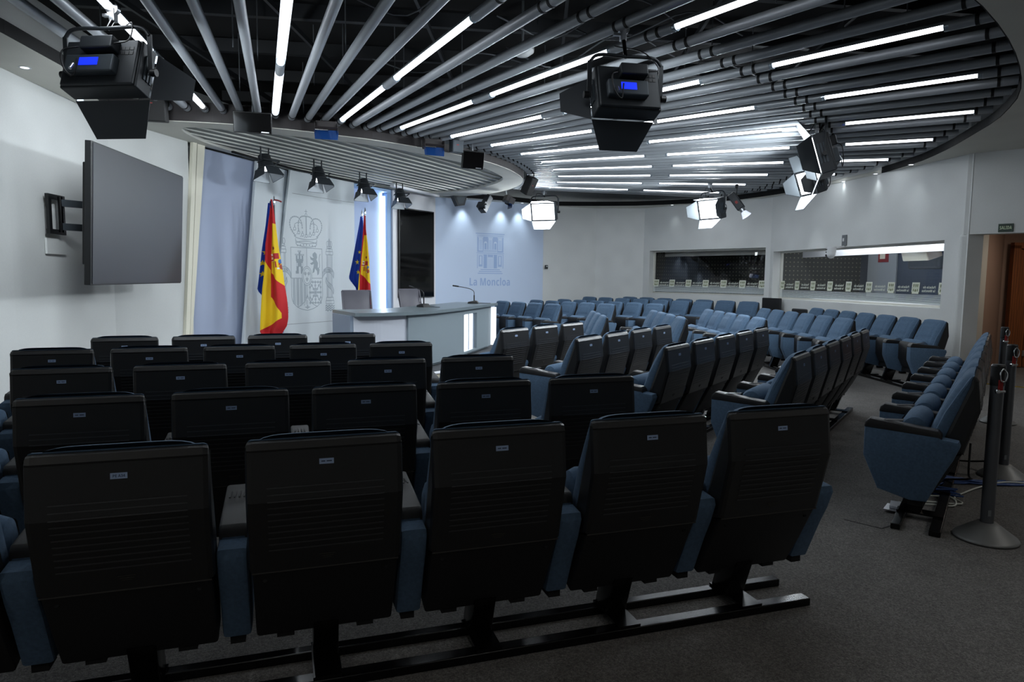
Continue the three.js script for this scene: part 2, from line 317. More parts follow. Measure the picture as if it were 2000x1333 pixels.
    ctx.fillStyle = '#85929b'; ctx.font = 'bold ' + 0.075 * S + 'px serif'; ctx.textAlign = 'center'; ctx.fillText(k < 0 ? 'PLVS' : 'VLTRA', X(C + k * 0.565), Y(1.535)); ctx.fillStyle = ink;
  }
}
{
  const a = PS[2], b = PS[3];
  const o = thing('crest_backdrop', 'tall pale panel printed with a crowned coat of arms between pillars', 'panel', [a[0], 0, a[1]], turnOf(a, b));
  const tex = canvasTex(1380, 1860, armsCanvas);
  const poly = [[-0.56, STAGE], [1.70, STAGE], [1.70, CEIL - 0.02], [0.0, CEIL - 0.02]];
  part('board', plate(poly, 0.04, 0.10), M.palePanel, o);
  const g = new THREE.ShapeGeometry(new THREE.Shape(poly.map((p) => new THREE.Vector2(...p)))); const p = g.attributes.position, uv = g.attributes.uv;
  for (let i = 0; i < p.count; i++) uv.setXY(i, (p.getX(i) + 0.6) / 2.3, (p.getY(i) - 0.2) / 3.1);
  g.translate(0, 0, 0.1425); part('crest_print', g, std(0xffffff, 0.55, { map: tex }), o, 'grey printed coat of arms with crown, shield and two ribboned pillars', true);
  part('joint', [box(1.66, 0.006, 0.004, 0.86, 2.895, 0.142), box(2.06, 0.006, 0.004, 0.66, 0.61, 0.142)], M.plasticGrey, o, 'fine horizontal joint line');
}
// blue lit recess with the light edge
{
  const a = PS[3], b = PS[4], L = lenOf(a, b);
  const o = thing('recess_backdrop', 'light blue lit recess panel behind the flags beside the black upright screen', 'panel', [a[0], 0, a[1]], turnOf(a, b));
  part('board', plate([[-0.1, STAGE], [L - 0.01, STAGE], [L - 0.01, CEIL - 0.01], [-0.1, CEIL - 0.01]], 0.04, -0.16), M.recess, o);
  part('pelmet', box(1.2, 0.05, 0.22, 0.55, CEIL - 0.06, 0.0), M.recessEdge, o);
  // column that carries the upright screen
  const c = PS[4], d = PS[5], Lc = lenOf(c, d), turn = turnOf(c, d);
  const col = thing('screen_column', 'white column with a pale blue side carrying the tall black screen', 'column', [c[0], 0, c[1]], turn);
  part('front_board', box(Lc - 0.14, CEIL - STAGE - 0.01, 0.30, Lc / 2 + 0.07, (CEIL + STAGE) / 2, -0.13), M.white, col);
  part('side_board', box(0.13, CEIL - STAGE - 0.01, 0.24, 0.07, (CEIL + STAGE) / 2, -0.14), M.recessEdge, col, 'pale blue side of the column');
  const strip = part('light_strip', box(0.03, CEIL - STAGE - 0.2, 0.05, -0.015, (CEIL + STAGE) / 2 - 0.05, -0.09), M.stripFace, col, 'vertical glowing blue white light strip');
  const r = new THREE.RectAreaLight(new THREE.Color(0.72, 0.86, 1), L_STRIP, 0.05, 3.0); r.position.set(-0.04, 1.72, -0.09); r.rotation.y = PI / 2; col.add(r);   // faces the recess
  const s = thing('upright_screen', 'tall black glossy display set upright in the white column', 'screen', [c[0], 0, c[1]], turn);
  part('bezel', rbox(1.24, 1.96, 0.05, 0.91, 1.98, 0.045, 0.006), M.bezel, s);
  part('display', box(1.19, 1.91, 0.006, 0.91, 1.98, 0.072), M.screenGloss, s, 'dark glossy display glass');
}
// La Moncloa wall
{
  const a = PS[5], b = PS[6], L = lenOf(a, b);
  const o = structGroup('wall_emblem', 'light blue wall printed with a palace emblem and the words La Moncloa', 'wall', [a[0], 0, a[1]], turnOf(a, b));
  const base = '#cad9f0';
  part('board', box(L, CEIL, 0.2, L / 2, CEIL / 2, -0.10), std(base, 0.55), o);
  const tex = canvasTex(1100, 1180, (ctx, W, H) => {
    ctx.fillStyle = base; ctx.fillRect(0, 0, W, H); const S = W / L, X = (s) => s * S, Y = (y) => H - y * S;
    ctx.fillStyle = '#9fb8e0';
    const R = (s0, y0, s1, y1, c) => { ctx.fillStyle = c || '#9fb8e0'; ctx.fillRect(X(s0), Y(y1), (s1 - s0) * S, (y1 - y0) * S); };
    R(1.10, 2.52, 1.92, 2.54); R(1.13, 2.48, 1.90, 2.495); R(1.14, 2.08, 1.89, 2.46, '#a5bce2'); R(1.12, 2.05, 1.91, 2.065); R(1.14, 1.69, 1.89, 2.03, '#a5bce2');
    for (const s of [1.24, 1.515, 1.79]) { R(s - 0.055, 2.12, s + 0.055, 2.42, base); R(s - 0.04, 2.14, s + 0.04, 2.38, '#b9cdec'); R(s - 0.07, 2.425, s + 0.07, 2.45, base); }
    for (const s of [1.375, 1.655]) { R(s - 0.045, 2.12, s + 0.045, 2.30, base); ctx.beginPath(); ctx.arc(X(s), Y(2.30), 0.045 * S, 0, 7); ctx.fill(); R(s - 0.028, 2.12, s + 0.028, 2.30); }
    R(1.32, 2.08, 1.71, 2.15, base); for (let k = 0; k < 12; k++) R(1.335 + k * 0.031, 2.085, 1.35 + k * 0.031, 2.14);
    R(1.16, 1.69, 1.32, 2.02, base); R(1.185, 1.73, 1.295, 2.0, '#a5bce2'); R(1.215, 1.78, 1.265, 1.98, base);
    R(1.71, 1.69, 1.87, 2.02, base); R(1.735, 1.73, 1.845, 2.0, '#a5bce2'); R(1.765, 1.78, 1.815, 1.98, base);
    R(1.345, 1.69, 1.41, 2.02); R(1.62, 1.69, 1.685, 2.02); R(1.42, 1.69, 1.44, 2.02, base); R(1.59, 1.69, 1.61, 2.02, base); R(1.445, 1.69, 1.585, 1.96, base); R(1.46, 1.69, 1.57, 1.93, '#c2d3ee');
    R(1.24, 1.645, 1.79, 1.665); R(1.19, 1.60, 1.84, 1.62); R(1.16, 1.555, 1.87, 1.575);
    ctx.fillStyle = '#9fb8e0'; ctx.font = 'bold ' + 0.255 * S + 'px sans-serif'; ctx.textAlign = 'center'; ctx.save(); ctx.translate(X(1.51), Y(1.265)); const w = ctx.measureText('La Moncloa').width; ctx.scale(1.19 * S / w, 1); ctx.fillText('La Moncloa', 0, 0); ctx.restore();
  });
  const g = new THREE.PlaneGeometry(L, L * 1180 / 1100).translate(L / 2, L * 1180 / 1100 / 2, 0.002);
  g.attributes.uv.needsUpdate = true;
  part('emblem_print', g, std(0xffffff, 0.55, { map: tex }), o, 'blue palace emblem over the words La Moncloa', true);
}
// right hand wall with its two windows and doorway
{
  struct('wall_far', wallRun(WR.slice(0, 3), 0, TOP, 0.25), M.wallWhite, 'grey white wall between the blue emblem wall and the first window', 'wall');
  function windowWall(name, a, b, s0, s1, y0, y1, label) {
    const L = lenOf(a, b), g = [], T = 0.25;
    const o = structGroup(name, label, 'wall', [a[0], 0, a[1]], turnOf(a, b));
    part('wall_face', [box(L + 0.04, y0, T, L / 2, y0 / 2, -T / 2), box(L + 0.04, TOP - y1, T, L / 2, (TOP + y1) / 2, -T / 2), box(s0 + 0.02, y1 - y0, T, s0 / 2 - 0.01, (y0 + y1) / 2, -T / 2), box(L - s1 + 0.02, y1 - y0, T, (L + s1) / 2 + 0.01, (y0 + y1) / 2, -T / 2)], M.wallWhite, o);
    return o;
  }
  const logo = (mirror) => canvasTex(128, 140, (c) => { c.fillStyle = '#d9dccb'; c.fillRect(0, 0, 128, 140); c.fillStyle = '#77805f';
    c.fillRect(0, 118, 10, 22); c.fillRect(118, 118, 10, 22); for (const x of [22, 55, 88]) { c.fillRect(x, 20, 18, 36); } c.fillRect(8, 66, 112, 4); for (const x of [22, 88]) c.fillRect(x, 80, 18, 30); c.beginPath(); c.arc(64, 96, 14, PI, 0); c.fill(); c.fillRect(50, 96, 28, 18); c.fillRect(36, 24, 6, 30); c.fillRect(86 - 8, 24, 6, 30); });
  const txt = (col) => { const mk = (fg, bg) => (c, W, H) => { c.fillStyle = bg; c.fillRect(0, 0, W, H); c.fillStyle = fg; c.translate(W, 0); c.scale(-1, 1); c.font = 'bold 58px sans-serif'; c.textAlign = 'left'; c.fillText('Palacio de', 4, 54); c.fillText('la Moncloa', 4, 116); };
    const al = canvasTex(320, 136, mk('#fff', '#000')); al.colorSpace = THREE.NoColorSpace; return std(col, 0.7, { alphaMap: al, transparent: true }); };
  const logoMat = std(0xffffff, 0.7, { map: logo() }), txtMat = txt(0xdadfd2);
  function win(n, a, b, s0, s1, y0, y1, label, logos, step, first) {
    const o = structGroup('window_' + n, label, 'window', [a[0], 0, a[1]], turnOf(a, b)), w = s1 - s0, h = y1 - y0, cx = (s0 + s1) / 2, cy = (y0 + y1) / 2, z = -0.20;
    part('frame', [box(w, 0.035, 0.05, cx, y0 + 0.018, z), box(w, 0.035, 0.05, cx, y1 - 0.018, z), box(0.035, h, 0.05, s0 + 0.018, cy, z), box(0.035, h, 0.05, s1 - 0.018, cy, z)], M.cream, o, 'cream window frame');
    const q = new THREE.Group(); q.name = 'glazing'; q.position.set(0, cy, z); q.rotation.x = n === 1 ? -0.14 : -0.06; o.add(q); const zz = 0.006;
    part('pane', new THREE.PlaneGeometry(w - 0.06, h - 0.05).translate(cx, 0, 0), M.glass, q, 'clear reflecting glass pane');
    for (let k = 0; k < logos; k++) {
      const s = first + k * step; if (s > s1 - 0.12) break;
      part('emblem_sticker', new THREE.PlaneGeometry(0.17, 0.187).translate(s, 1.36 - cy, zz), logoMat, q, 'pale square palace emblem sticker', true);
      if (s + step / 2 < s1 - 0.2) part('lettering', new THREE.PlaneGeometry(0.30, 0.128).translate(s + step / 2 - 0.005, 1.345 - cy, zz), txtMat, q, 'mirrored words Palacio de la Moncloa', true);
    }
    for (let k = 0; k < 9; k++) part('film_stripe', box(w - 0.08, 0.0125 - 0.0006 * k, 0.002, cx, y0 + 0.05 + k * 0.0175 - cy, zz), M.film, q, 'pale stripe of window film');
    return o;
  }
  const a1 = WR[2], b1 = WR[3], a2 = WR[3], b2 = WR[4];
  windowWall('wall_right', a1, b1, 0.2, 3.46, 1.10, 2.20, 'grey white curved wall around the darker control room window');
  windowWall('wall_right_near', a2, b2, 0.12, 5.02, 1.06, 2.10, 'grey white curved wall around the long lit control room window');
  win(1, a1, b1, 0.2, 3.46, 1.10, 2.20, 'dark control room window reflecting the ceiling tubes', 7, 0.5, 0.32);
  win(2, a2, b2, 0.12, 5.02, 1.06, 2.10, 'long lit control room window with a row of palace emblem stickers', 9, 0.575, 0.24);
  // control rooms behind the glass
  function room(name, a, b, label, plan, D, sideMat, backMat) {   // plan in the wall's own frame: [x, z]
    const o = structGroup(name, label, 'wall', [a[0], 0, a[1]], turnOf(a, b));
    part('room_floor', slab(plan, 0, 0.1), M.carpetDark, o); part('room_ceiling', slab(plan, 2.6, 2.7), M.cream, o);
    const w = (p, q) => bar([p[0], 1.35, p[1]], [q[0], 1.35, q[1]], 0.06, 2.5);
    part('side_wall', w(plan[0], plan[3]), sideMat, o, 'perforated acoustic side wall'); part('side_wall', w(plan[1], plan[2]), M.cream, o); part('rear_wall', w(plan[3], plan[2]), backMat, o, 'dark acoustic rear wall');
    return o;
  }
  const r1 = room('wall_booth', a1, b1, 'dark control booth with perforated walls behind the first window', [[0.04, -0.26], [3.5, -0.26], [3.5, -2.4], [0.04, -2.4]], 2.2, M.perf, M.perf);
  const r2 = room('wall_studio', a2, b2, 'lit control room with perforated walls behind the long window', [[0.06, -0.26], [5.3, -0.26], [3.75, -2.2], [0.06, -2.2]], 2.0, M.perf, M.perfBlue);
  // lit bulkhead just behind the head of the long window
  part('bulkhead', box(4.6, 0.6, 0.06, 2.4, 2.28, -0.75), M.white, r2, 'white bulkhead under the ceiling light');
  part('bulkhead', box(3.3, 0.42, 0.06, 1.8, 2.28, -0.75), M.cream, r1, 'cream bulkhead');
  const lampB = part('ceiling_lamp', box(3.2, 0.03, 0.2, 3.0, 2.57, -0.48), M.slotFace, r2, 'white ceiling lamp');
  const rl = new THREE.RectAreaLight(COOL, 13, 3.2, 0.2); rl.position.set(3.0, 2.54, -0.48); rl.rotation.x = -PI / 2; r2.add(rl);
  const rl3 = new THREE.RectAreaLight(COOL, 2.0, 3.0, 0.25); rl3.position.set(1.9, 2.54, -1.5); rl3.rotation.x = -PI / 2; r2.add(rl3); part('ceiling_lamp', box(3.0, 0.03, 0.25, 1.9, 2.57, -1.5), M.slotFace, r2, 'white ceiling lamp');
  const f = (o, x, y, z) => { const v = new THREE.Vector3(x, y, z).applyEuler(new THREE.Euler(0, turnOf(o === r1 ? a1 : a2, o === r1 ? b1 : b2), 0)); const a = o === r1 ? a1 : a2; return [v.x + a[0], v.y, v.z + a[1]]; };
  const T2 = turnOf(a2, b2), T1 = turnOf(a1, b1);
  const n = thing('notice_board', 'grey board with a red square notice inside the long control room window', 'notice', f(r2, 0.85, 1.15, -2.14), T2);
  part('board', box(0.9, 1.05, 0.03, 0, 0.5, 0), std(0x9aa1a6, 0.6), n); part('red_notice', box(0.32, 0.3, 0.01, 0.05, 0.88, 0.02), M.red, n, 'red square notice'); part('notice_centre', box(0.16, 0.2, 0.01, 0.03, 0.9, 0.026), M.creamEdge, n); part('switch', box(0.1, 0.13, 0.02, -0.38, 0.2, 0.02), M.bezel, n, 'dark wall switch');
  const d2 = thing('control_desk', 'pale worktop seen through the bottom of the long control room window', 'desk', f(r2, 2.0, 0.1, -1.0), T2); part('top', box(3.4, 0.04, 0.7, 0, 0.95, 0), M.white, d2); part('front_board', box(3.4, 0.9, 0.03, 0, 0.47, 0.3), M.white, d2);
  const d1 = thing('control_desk', 'pale worktop seen through the bottom of the darker window', 'desk', f(r1, 1.8, 0.1, -1.1), T1); part('top', box(3.0, 0.04, 0.7, 0, 0.97, 0), M.white, d1); part('front_board', box(3.0, 0.9, 0.03, 0, 0.47, 0.3), M.white, d1);
  const pj = thing('ceiling_speaker', 'pale slanted box under the control room ceiling behind the long window', 'box', f(r2, 3.35, 1.97, -1.0), T2); part('body', rbox(0.62, 0.2, 0.3, 0, 0, 0, 0.02, 0.3, 0, 0), M.creamEdge, pj);
  const pj2 = thing('wall_monitor', 'dark rounded monitor hanging in the lit control room', 'monitor', f(r2, 2.9, 1.72, -1.5), T2); part('body', rbox(0.8, 0.24, 0.2, 0, 0.1, 0, 0.06), M.bezel, pj2);
}
// doorway wall, corridor and door
{
  const a = OP[0], b = OP[1], L = lenOf(a, b), o = structGroup('wall_doorway', 'grey white wall above the corridor opening under the exit sign', 'wall', [a[0], 0, a[1]], turnOf(a, b));
  part('lintel', box(L + 0.1, TOP - 2.16, 0.25, L / 2, (TOP + 2.16) / 2, -0.125), M.wallWhite, o);
  part('jamb', rbox(0.16, 2.2, 0.25, -0.03, 1.08, -0.125, 0.06), M.wallWhite, o);
  struct('wall_corridor', [...wallRun([[6.90, -10.28], [8.52, -11.95], [9.9, -11.85]], 0, TOP, 0.15), ...wallRun([[9.9, -11.85], [9.9, -8.0], [8.3, -8.3]], 0, TOP, 0.15)], M.beige, 'dim beige corridor walls beyond the opening', 'wall');
  struct('ceiling_corridor', slab([[6.6, -10.3], [8.5, -12.2], [10, -12], [10, -8.0], [8.3, -8.5]], 2.5, 2.6), M.wallWhite, 'flat ceiling over the corridor', 'ceiling');
  const d = structGroup('door_1', 'brown wooden double door in a wooden frame at the corridor end', 'door', [8.56, 0, -11.80], turnOf([8.5, -11.82], [9.9, -11.72]));
  part('frame', [box(0.12, 2.1, 0.10, 0.06, 1.05, 0), box(1.2, 0.10, 0.10, 0.6, 2.10, 0)], M.wood, d, 'wooden door frame');
  part('leaf', rbox(0.155, 2.02, 0.045, 0.205, 1.02, 0.0, 0.004), M.wood, d, 'narrow wooden door leaf'); part('leaf', rbox(0.85, 2.02, 0.045, 0.72, 1.02, 0.0, 0.004), M.wood, d, 'wide wooden door leaf');
  for (const y of [0.25, 1.05, 1.5, 1.95]) part('hinge', rbox(0.05, 0.10, 0.03, 0.29, y, 0.035, 0.008), M.steel, d, 'steel hinge');
}
{ const o = thing('added_corridor_lamp', 'unseen flat lamp added on the corridor ceiling to light the wooden door', 'lamp', [8.4, 2.49, -10.2]); part('housing', rbox(0.5, 0.03, 0.5, 0, 0, 0, 0.005), M.plasticWhite, o); part('diffuser', box(0.44, 0.006, 0.44, 0, -0.016, 0), M.slotFace, o); const r = new THREE.RectAreaLight(new THREE.Color(1, 0.86, 0.72), 12, 0.44, 0.44); r.position.y = -0.03; r.rotation.x = -PI / 2; o.add(r); }  // lamp added out of view to brighten the corridor and door
// soffits (flat cream plasterboard with a black inner edge)
const CT = [-4.983, -14.135];
const polar = (th, r) => [CT[0] + r * Math.cos(th * PI / 180), CT[1] + r * Math.sin(th * PI / 180)];
const edgeTable = [[-34, 6.3], [-30, 7.3], [-22.6, 8.87], [-13.9, 10.15], [-6, 10.65], [2.2, 11.03], [9.1, 11.45], [16.9, 11.77], [26.1, 12.0], [30.2, 12.16], [35.7, 12.3], [50, 12.4], [70, 12.4], [90, 12.4]];
function edgeR(th) { for (let i = 0; i + 1 < edgeTable.length; i++) { const [a, ra] = edgeTable[i], [b, rb] = edgeTable[i + 1]; if (th <= b) return ra + (rb - ra) * Math.max(0, (th - a) / (b - a)); } return 12.4; }
{
  const inner = [[-1.78, -15.98], [-0.9, -16.35], [0, -16.86]];
  const arc = []; for (let th = -31; th <= 83; th += 2) { const p = polar(th, edgeR(th)); if (p[0] > -3.7) arc.push(p); }
  const left = [[-3.98, -2.0], [-3.98, -5.5], [-4.06, -6.3], [-4.58, -7.9], [-4.80, -8.0]];
  const edge = [...inner, ...arc, ...left];
  const outer = [...WL.slice(0, 3), [-4.82, -8.0]].reverse();   // from the left wall's end back to the rear
  const poly = [...edge, [-4.80, -8.0], [-4.66, -6.4], [-4.45, -2], [-4.40, 3.2], [8.0, 3.2], [8.3, -8.4], [6.62, -10.05], [5.78, -15.43], [3.45, -18.15], [2.2, -18.33], [0.78, -17.77], [-1.83, -16.1]];
  struct('soffit_ring', slab(poly, CEIL, CEIL + 0.06), M.cream, 'cream plasterboard soffit running along the walls around the tube ceiling', 'soffit');
  const strips = [];
  for (let i = 0; i + 1 < edge.length; i++) strips.push(bar([edge[i][0], CEIL + 0.055, edge[i][1]], [edge[i + 1][0], CEIL + 0.055, edge[i + 1][1]], 0.02, 0.108));
  struct('trim_2', strips, M.black, 'black edge board along the inside of the soffit', 'trim');
}
// ------------------------------------------------------------------ stage platform and steps
{
  const edge = [[-4.85, -8.5], [-2.4, -8.42], [-1.75, -8.36], [-1.2, -8.75], [-0.82, -9.3], [-0.5, -10.25], [-0.2, -11.4], [0.05, -12.6], [-0.2, -13.4], [-0.95, -14.4], [-1.75, -16.2], [-3.3, -14.6], [-4.5, -12.2], [-5.0, -10]];
  const st = structGroup('stage_platform', 'low grey carpeted stage platform under the curved desk', 'stage');
  part('deck', slab(edge, 0.0, STAGE - 0.012), M.carpetDark, st);
  const lip = edge.slice(0, 10), cap = [], ris = [];
  for (let i = 0; i + 1 < lip.length; i++) { cap.push(bar([lip[i][0], STAGE - 0.008, lip[i][1]], [lip[i + 1][0], STAGE - 0.008, lip[i + 1][1]], 0.09, 0.016)); ris.push(bar([lip[i][0], 0.155, lip[i][1]], [lip[i + 1][0], 0.155, lip[i + 1][1]], 0.05, 0.07)); }
  part('nosing', cap, M.white, st, 'white nosing strip'); part('riser', ris, M.plinth, st, 'cream riser');
  const low = edge.slice(0, 10).map(([x, z], i) => [x + (i ? 0.28 : 0), z + (i < 5 ? 0.30 : 0.1)]);
  struct('stage_step', slab([...low, ...edge.slice(0, 10).reverse()], 0, 0.1), M.carpetDark, 'dark carpeted low step in front of the stage', 'step');
  struct('floor_riser', slab([[1.4, -17.9], [2.5, -18.2], [3.4, -18.1], [5.6, -15.5], [5.2, -14.2], [4.35, -14.0], [3.6, -14.4]].map(([x, z]) => [x, z]), 0, 0.05), M.carpet, 'slightly raised carpeted floor under the last seat rows', 'floor');
}
// ------------------------------------------------------------------ canopy over the stage
{
  const rim = [[-4.84, -8.36], [-4.47, -8.43], [-3.88, -8.54], [-3.52, -8.63], [-3.10, -8.80], [-2.60, -9.07], [-2.31, -9.27], [-1.94, -9.51], [-1.48, -9.92], [-1.01, -10.41], [-0.48, -11.12], [-0.17, -11.74], [0.04, -12.37], [0.17, -13.10], [0.13, -13.85], [-0.08, -14.58], [-0.48, -15.31], [-1.06, -15.81], [-1.78, -16.02]];
  const curve = new THREE.CatmullRomCurve3(rim.map(([x, z]) => new THREE.Vector3(x, 0, z))), pts = curve.getPoints(72).map((p) => [p.x, p.z]);
  const back = [[-2.67, -14.75], [-3.25, -13.7], [-4.0, -12.2], [-4.15, -11.25], [-4.5, -10.1], [-4.6, -9.75]];
  const c = thing('stage_canopy', 'oval cream ceiling canopy with slatted underside hanging over the stage', 'canopy');
  // slatted opening: inside the rim
  const zone = [[-4.19, -8.85], [-3.74, -8.92], [-3.23, -9.17], [-2.71, -9.44], [-2.21, -9.75], [-1.74, -10.15], [-1.25, -10.75], [-0.82, -11.33], [-0.50, -11.86], [-0.30, -12.44], [-0.20, -12.95], [-0.26, -13.45], [-0.50, -14.05], [-0.85, -14.70], [-1.25, -15.1], [-1.70, -15.35], [-2.55, -14.75], [-3.15, -13.7], [-3.9, -12.2], [-4.05, -11.25], [-4.25, -10.4], [-4.35, -9.6]];
  const zc = new THREE.CatmullRomCurve3(zone.map(([x, z]) => new THREE.Vector3(x, 0, z)), true).getPoints(90).map((p) => [p.x, p.z]); zc.pop();
  const sh = new THREE.Shape([...pts, ...back].map(([x, z]) => new THREE.Vector2(x, -z)));
  sh.holes.push(new THREE.Path(zc.map(([x, z]) => new THREE.Vector2(x, -z))));
  part('rim', new THREE.ExtrudeGeometry(sh, { depth: 0.05, bevelEnabled: false }).rotateX(-PI / 2).translate(0, CEIL, 0), M.cream, c, 'smooth cream rim');
  part('top_board', slab([...pts, ...back], CEIL + 0.135, CEIL + 0.15), M.black, c);  // blackened: shade of the slat gaps put into its colour
  const fas = []; for (let i = 0; i + 1 < pts.length; i++) fas.push(bar([pts[i][0], CEIL + 0.125, pts[i][1]], [pts[i + 1][0], CEIL + 0.125, pts[i + 1][1]], 0.03, 0.23));
  part('fascia', fas, M.fascia, c, 'dark brown fascia band');
  // slats cut to the opening
  const d = [0.455, -0.89], n = [0.89, 0.455];
  const dot = (p, q) => p[0] * q[0] + p[1] * q[1];
  const ks = zc.map((p) => dot(p, n)), k0 = Math.min(...ks), k1 = Math.max(...ks), step = 0.215;
  for (let k = k1 - 0.05; k > k0 + 0.05; k -= step) {
    const hits = []; for (let i = 0; i < zc.length; i++) { const a = zc[i], b = zc[(i + 1) % zc.length], ka = dot(a, n) - k, kb = dot(b, n) - k; if (ka * kb < 0) { const t = ka / (ka - kb); hits.push(dot([a[0] + (b[0] - a[0]) * t, a[1] + (b[1] - a[1]) * t], d)); } }
    if (hits.length < 2) continue; const e0 = Math.min(...hits) - 0.05, e1 = Math.max(...hits) + 0.05, L = e1 - e0, mid = (e0 + e1) / 2;
    const lip = new THREE.BoxGeometry(0.016, 0.034, L).translate(0.092, -0.012, 0), tf = (q) => q.rotateZ(-0.06).rotateY(Math.atan2(d[0], d[1])).translate(d[0] * mid + n[0] * k, CEIL + 0.06, d[1] * mid + n[1] * k);
    const sl = part('slat', tf(new THREE.BoxGeometry(0.185, 0.02, L)), M.slat, c); part('lit_slat_lip', tf(lip), M.slatLipLit, sl, 'lower edge of the slat painted pale as if catching light');
  }
  part('white_channel', bar([-2.45, CEIL - 0.02, -14.0], [-1.72, CEIL - 0.02, -15.75], 0.09, 0.05), M.white, c, 'white cable channel');
  const rail = thing('lighting_rail', 'thin black lighting rail along the top of the stage panels', 'rail'); part('track', [bar([-4.2, CEIL - 0.02, -10.4], [-3.8, CEIL - 0.02, -12.0], 0.04, 0.03), bar([-3.8, CEIL - 0.02, -12.0], [-2.9, CEIL - 0.02, -13.9], 0.04, 0.03)], M.black, rail);
}
// ------------------------------------------------------------------ radiating ceiling tubes
const TY = CEIL + 0.15, TR = 0.043;
{
  const rimT = [[-34, 5.2], [-8, 5.05], [-1, 5.14], [10, 5.27], [30, 5.38], [45, 5.46], [60, 5.55], [70, 5.66], [78, 5.72], [90, 5.8]], rimR = (t) => { for (let i = 0; i + 1 < rimT.length; i++) if (t <= rimT[i + 1][0]) return rimT[i][1] + (rimT[i + 1][1] - rimT[i][1]) * (t - rimT[i][0]) / (rimT[i + 1][0] - rimT[i][0]); return 5.8; };
  const cylGeo = (r0, r1, rad, seg = 14) => new THREE.CylinderGeometry(rad, rad, r1 - r0, seg, 1, false).rotateZ(-PI / 2).translate((r0 + r1) / 2, 0, 0);
  const ringGeo = merged(new THREE.CylinderGeometry(TR + 0.003, TR + 0.003, 0.028, 14, 1).rotateZ(-PI / 2));
  const lampGeo = {}, coverGeo = {};
  for (let i = -14; i <= 34; i++) {
    const th = 13.75 + i * 1.997 + (0), lit = ((i % 4) + 4) % 4 === 0;
    if (th < -31 || th > 86.5) continue;
    let r0 = rimR(th) + 0.05, r1 = edgeR(th) - 0.02;
    if (th > 78) { r1 = Math.min(r1, 9.6 + (84 - th) * 0.3); }
    if (th < -24) r0 = 5.9;
    if (r1 - r0 < 0.6) continue;
    const o = thing('ceiling_tube', lit ? 'grey metal ceiling tube with glowing white lamp lengths let into it' : 'plain grey metal ceiling tube radiating from the stage canopy', 'tube', [CT[0], TY, CT[1]], -th * PI / 180, lit ? 'lit radiating ceiling tubes' : 'plain radiating ceiling tubes');
    if (!lit) part('pipe', cylGeo(r0, r1, TR), M.tube, o);
    else {
      const segs = [[5.85, 7.68], [7.98, 9.86], [10.55, 12.0]].filter(([a]) => a < r1 - 0.5 && a > r0 - 0.1).map(([a, b]) => [a, Math.min(b, r1 - 0.15)]);
      let at = r0; const solid = [];
      for (const [a, b] of segs) { solid.push(cylGeo(at, a, TR)); at = b; } solid.push(cylGeo(at, r1, TR));
      for (const g of solid) part('pipe', g, M.tube, o);
      for (const [a, b] of segs) {
        part('lamp_cover', new THREE.CylinderGeometry(TR, TR, b - a, 14, 1, true, PI, PI).rotateZ(-PI / 2).translate((a + b) / 2, 0, 0), M.tube, o, 'half round cover over the lamp');
        part('lamp', cylGeo(a + 0.03, b - 0.03, TR * 0.62), M.lamp, o, 'glowing white tube lamp');
        for (const q of [a, b - 0.035]) part('lamp_holder', cylGeo(q, q + 0.035, TR * 0.95), M.clear, o, 'bright metal lamp holder');
        const l = new THREE.RectAreaLight(COOL, L_TUBE, b - a - 0.06, 0.06); l.position.set((a + b) / 2, -TR - 0.006, 0); l.rotation.x = -PI / 2; o.add(l);
      }
    }
    for (const r of [r0 + 0.13, 10.28, 10.40, r1 - 0.16]) { if (r > r1 - 0.1) continue; const m = new THREE.Mesh(ringGeo, M.ring); m.name = 'joint_ring'; m.position.x = r; o.add(m); }
  }
  // steelwork, pipes and cables in the black void
  for (let k = 0; k < 9; k++) single('ceiling_joist', 'black steel joist crossing the dark ceiling void', 'joist', [bar([-4.2, TOP - 0.12, -3.2 - k * 1.15], [6.0, TOP - 0.12, -4.6 - k * 1.15], 0.07, 0.14)], M.voidBar, 'black joists in the ceiling void');
  for (let k = 0; k < 6; k++) single('ceiling_joist', 'thin black cross rail hanging in the ceiling void', 'joist', [bar([-3.6 + k * 1.3, TOP - 0.3, -2.5], [-3.2 + k * 1.3, TOP - 0.3, -12.5], 0.03, 0.05)], M.voidBar, 'thin black cross rails');
  for (let k = 0; k < 22; k++) { const x = -3.8 + rnd() * 7, z = -4.3 - rnd() * 5; single('hanger_rod', 'thin dark hanger rod dropping from the black ceiling', 'rod', rod([x, TY + 0.05, z], [x, TOP, z], 0.006, 6), M.tubeDark, 'hanger rods in the ceiling void'); }
  for (let k = 0; k < 9; k++) { const x = -3.4 + rnd() * 4.5, z = -4.4 - rnd() * 3.6; single('ceiling_cable', 'loose grey cable looping through the ceiling void', 'cable', tube([[x, 3.8, z], [x + 0.5, 3.68, z - 0.3 * rnd()], [x + 1.1, 3.75 + 0.1 * rnd(), z + 0.3], [x + 1.8, 3.85, z - 0.4]], 0.008, 20, 5), M.tubeDark, 'loose cables in the ceiling void'); }
  const sm = thing('smoke_detector', 'white round detector dome hanging between the ceiling tubes', 'detector', [0.075, 3.68, -6.9]); part('dome', lathe([[0, -0.06], [0.06, -0.055], [0.11, -0.02], [0.115, 0.015], [0.05, 0.03], [0, 0.03]]), M.plasticWhite, sm); part('mount', cyl(0.012, 0.012, 0.45, 0, 0.24, 0, 8), M.plasticGrey, sm);
}
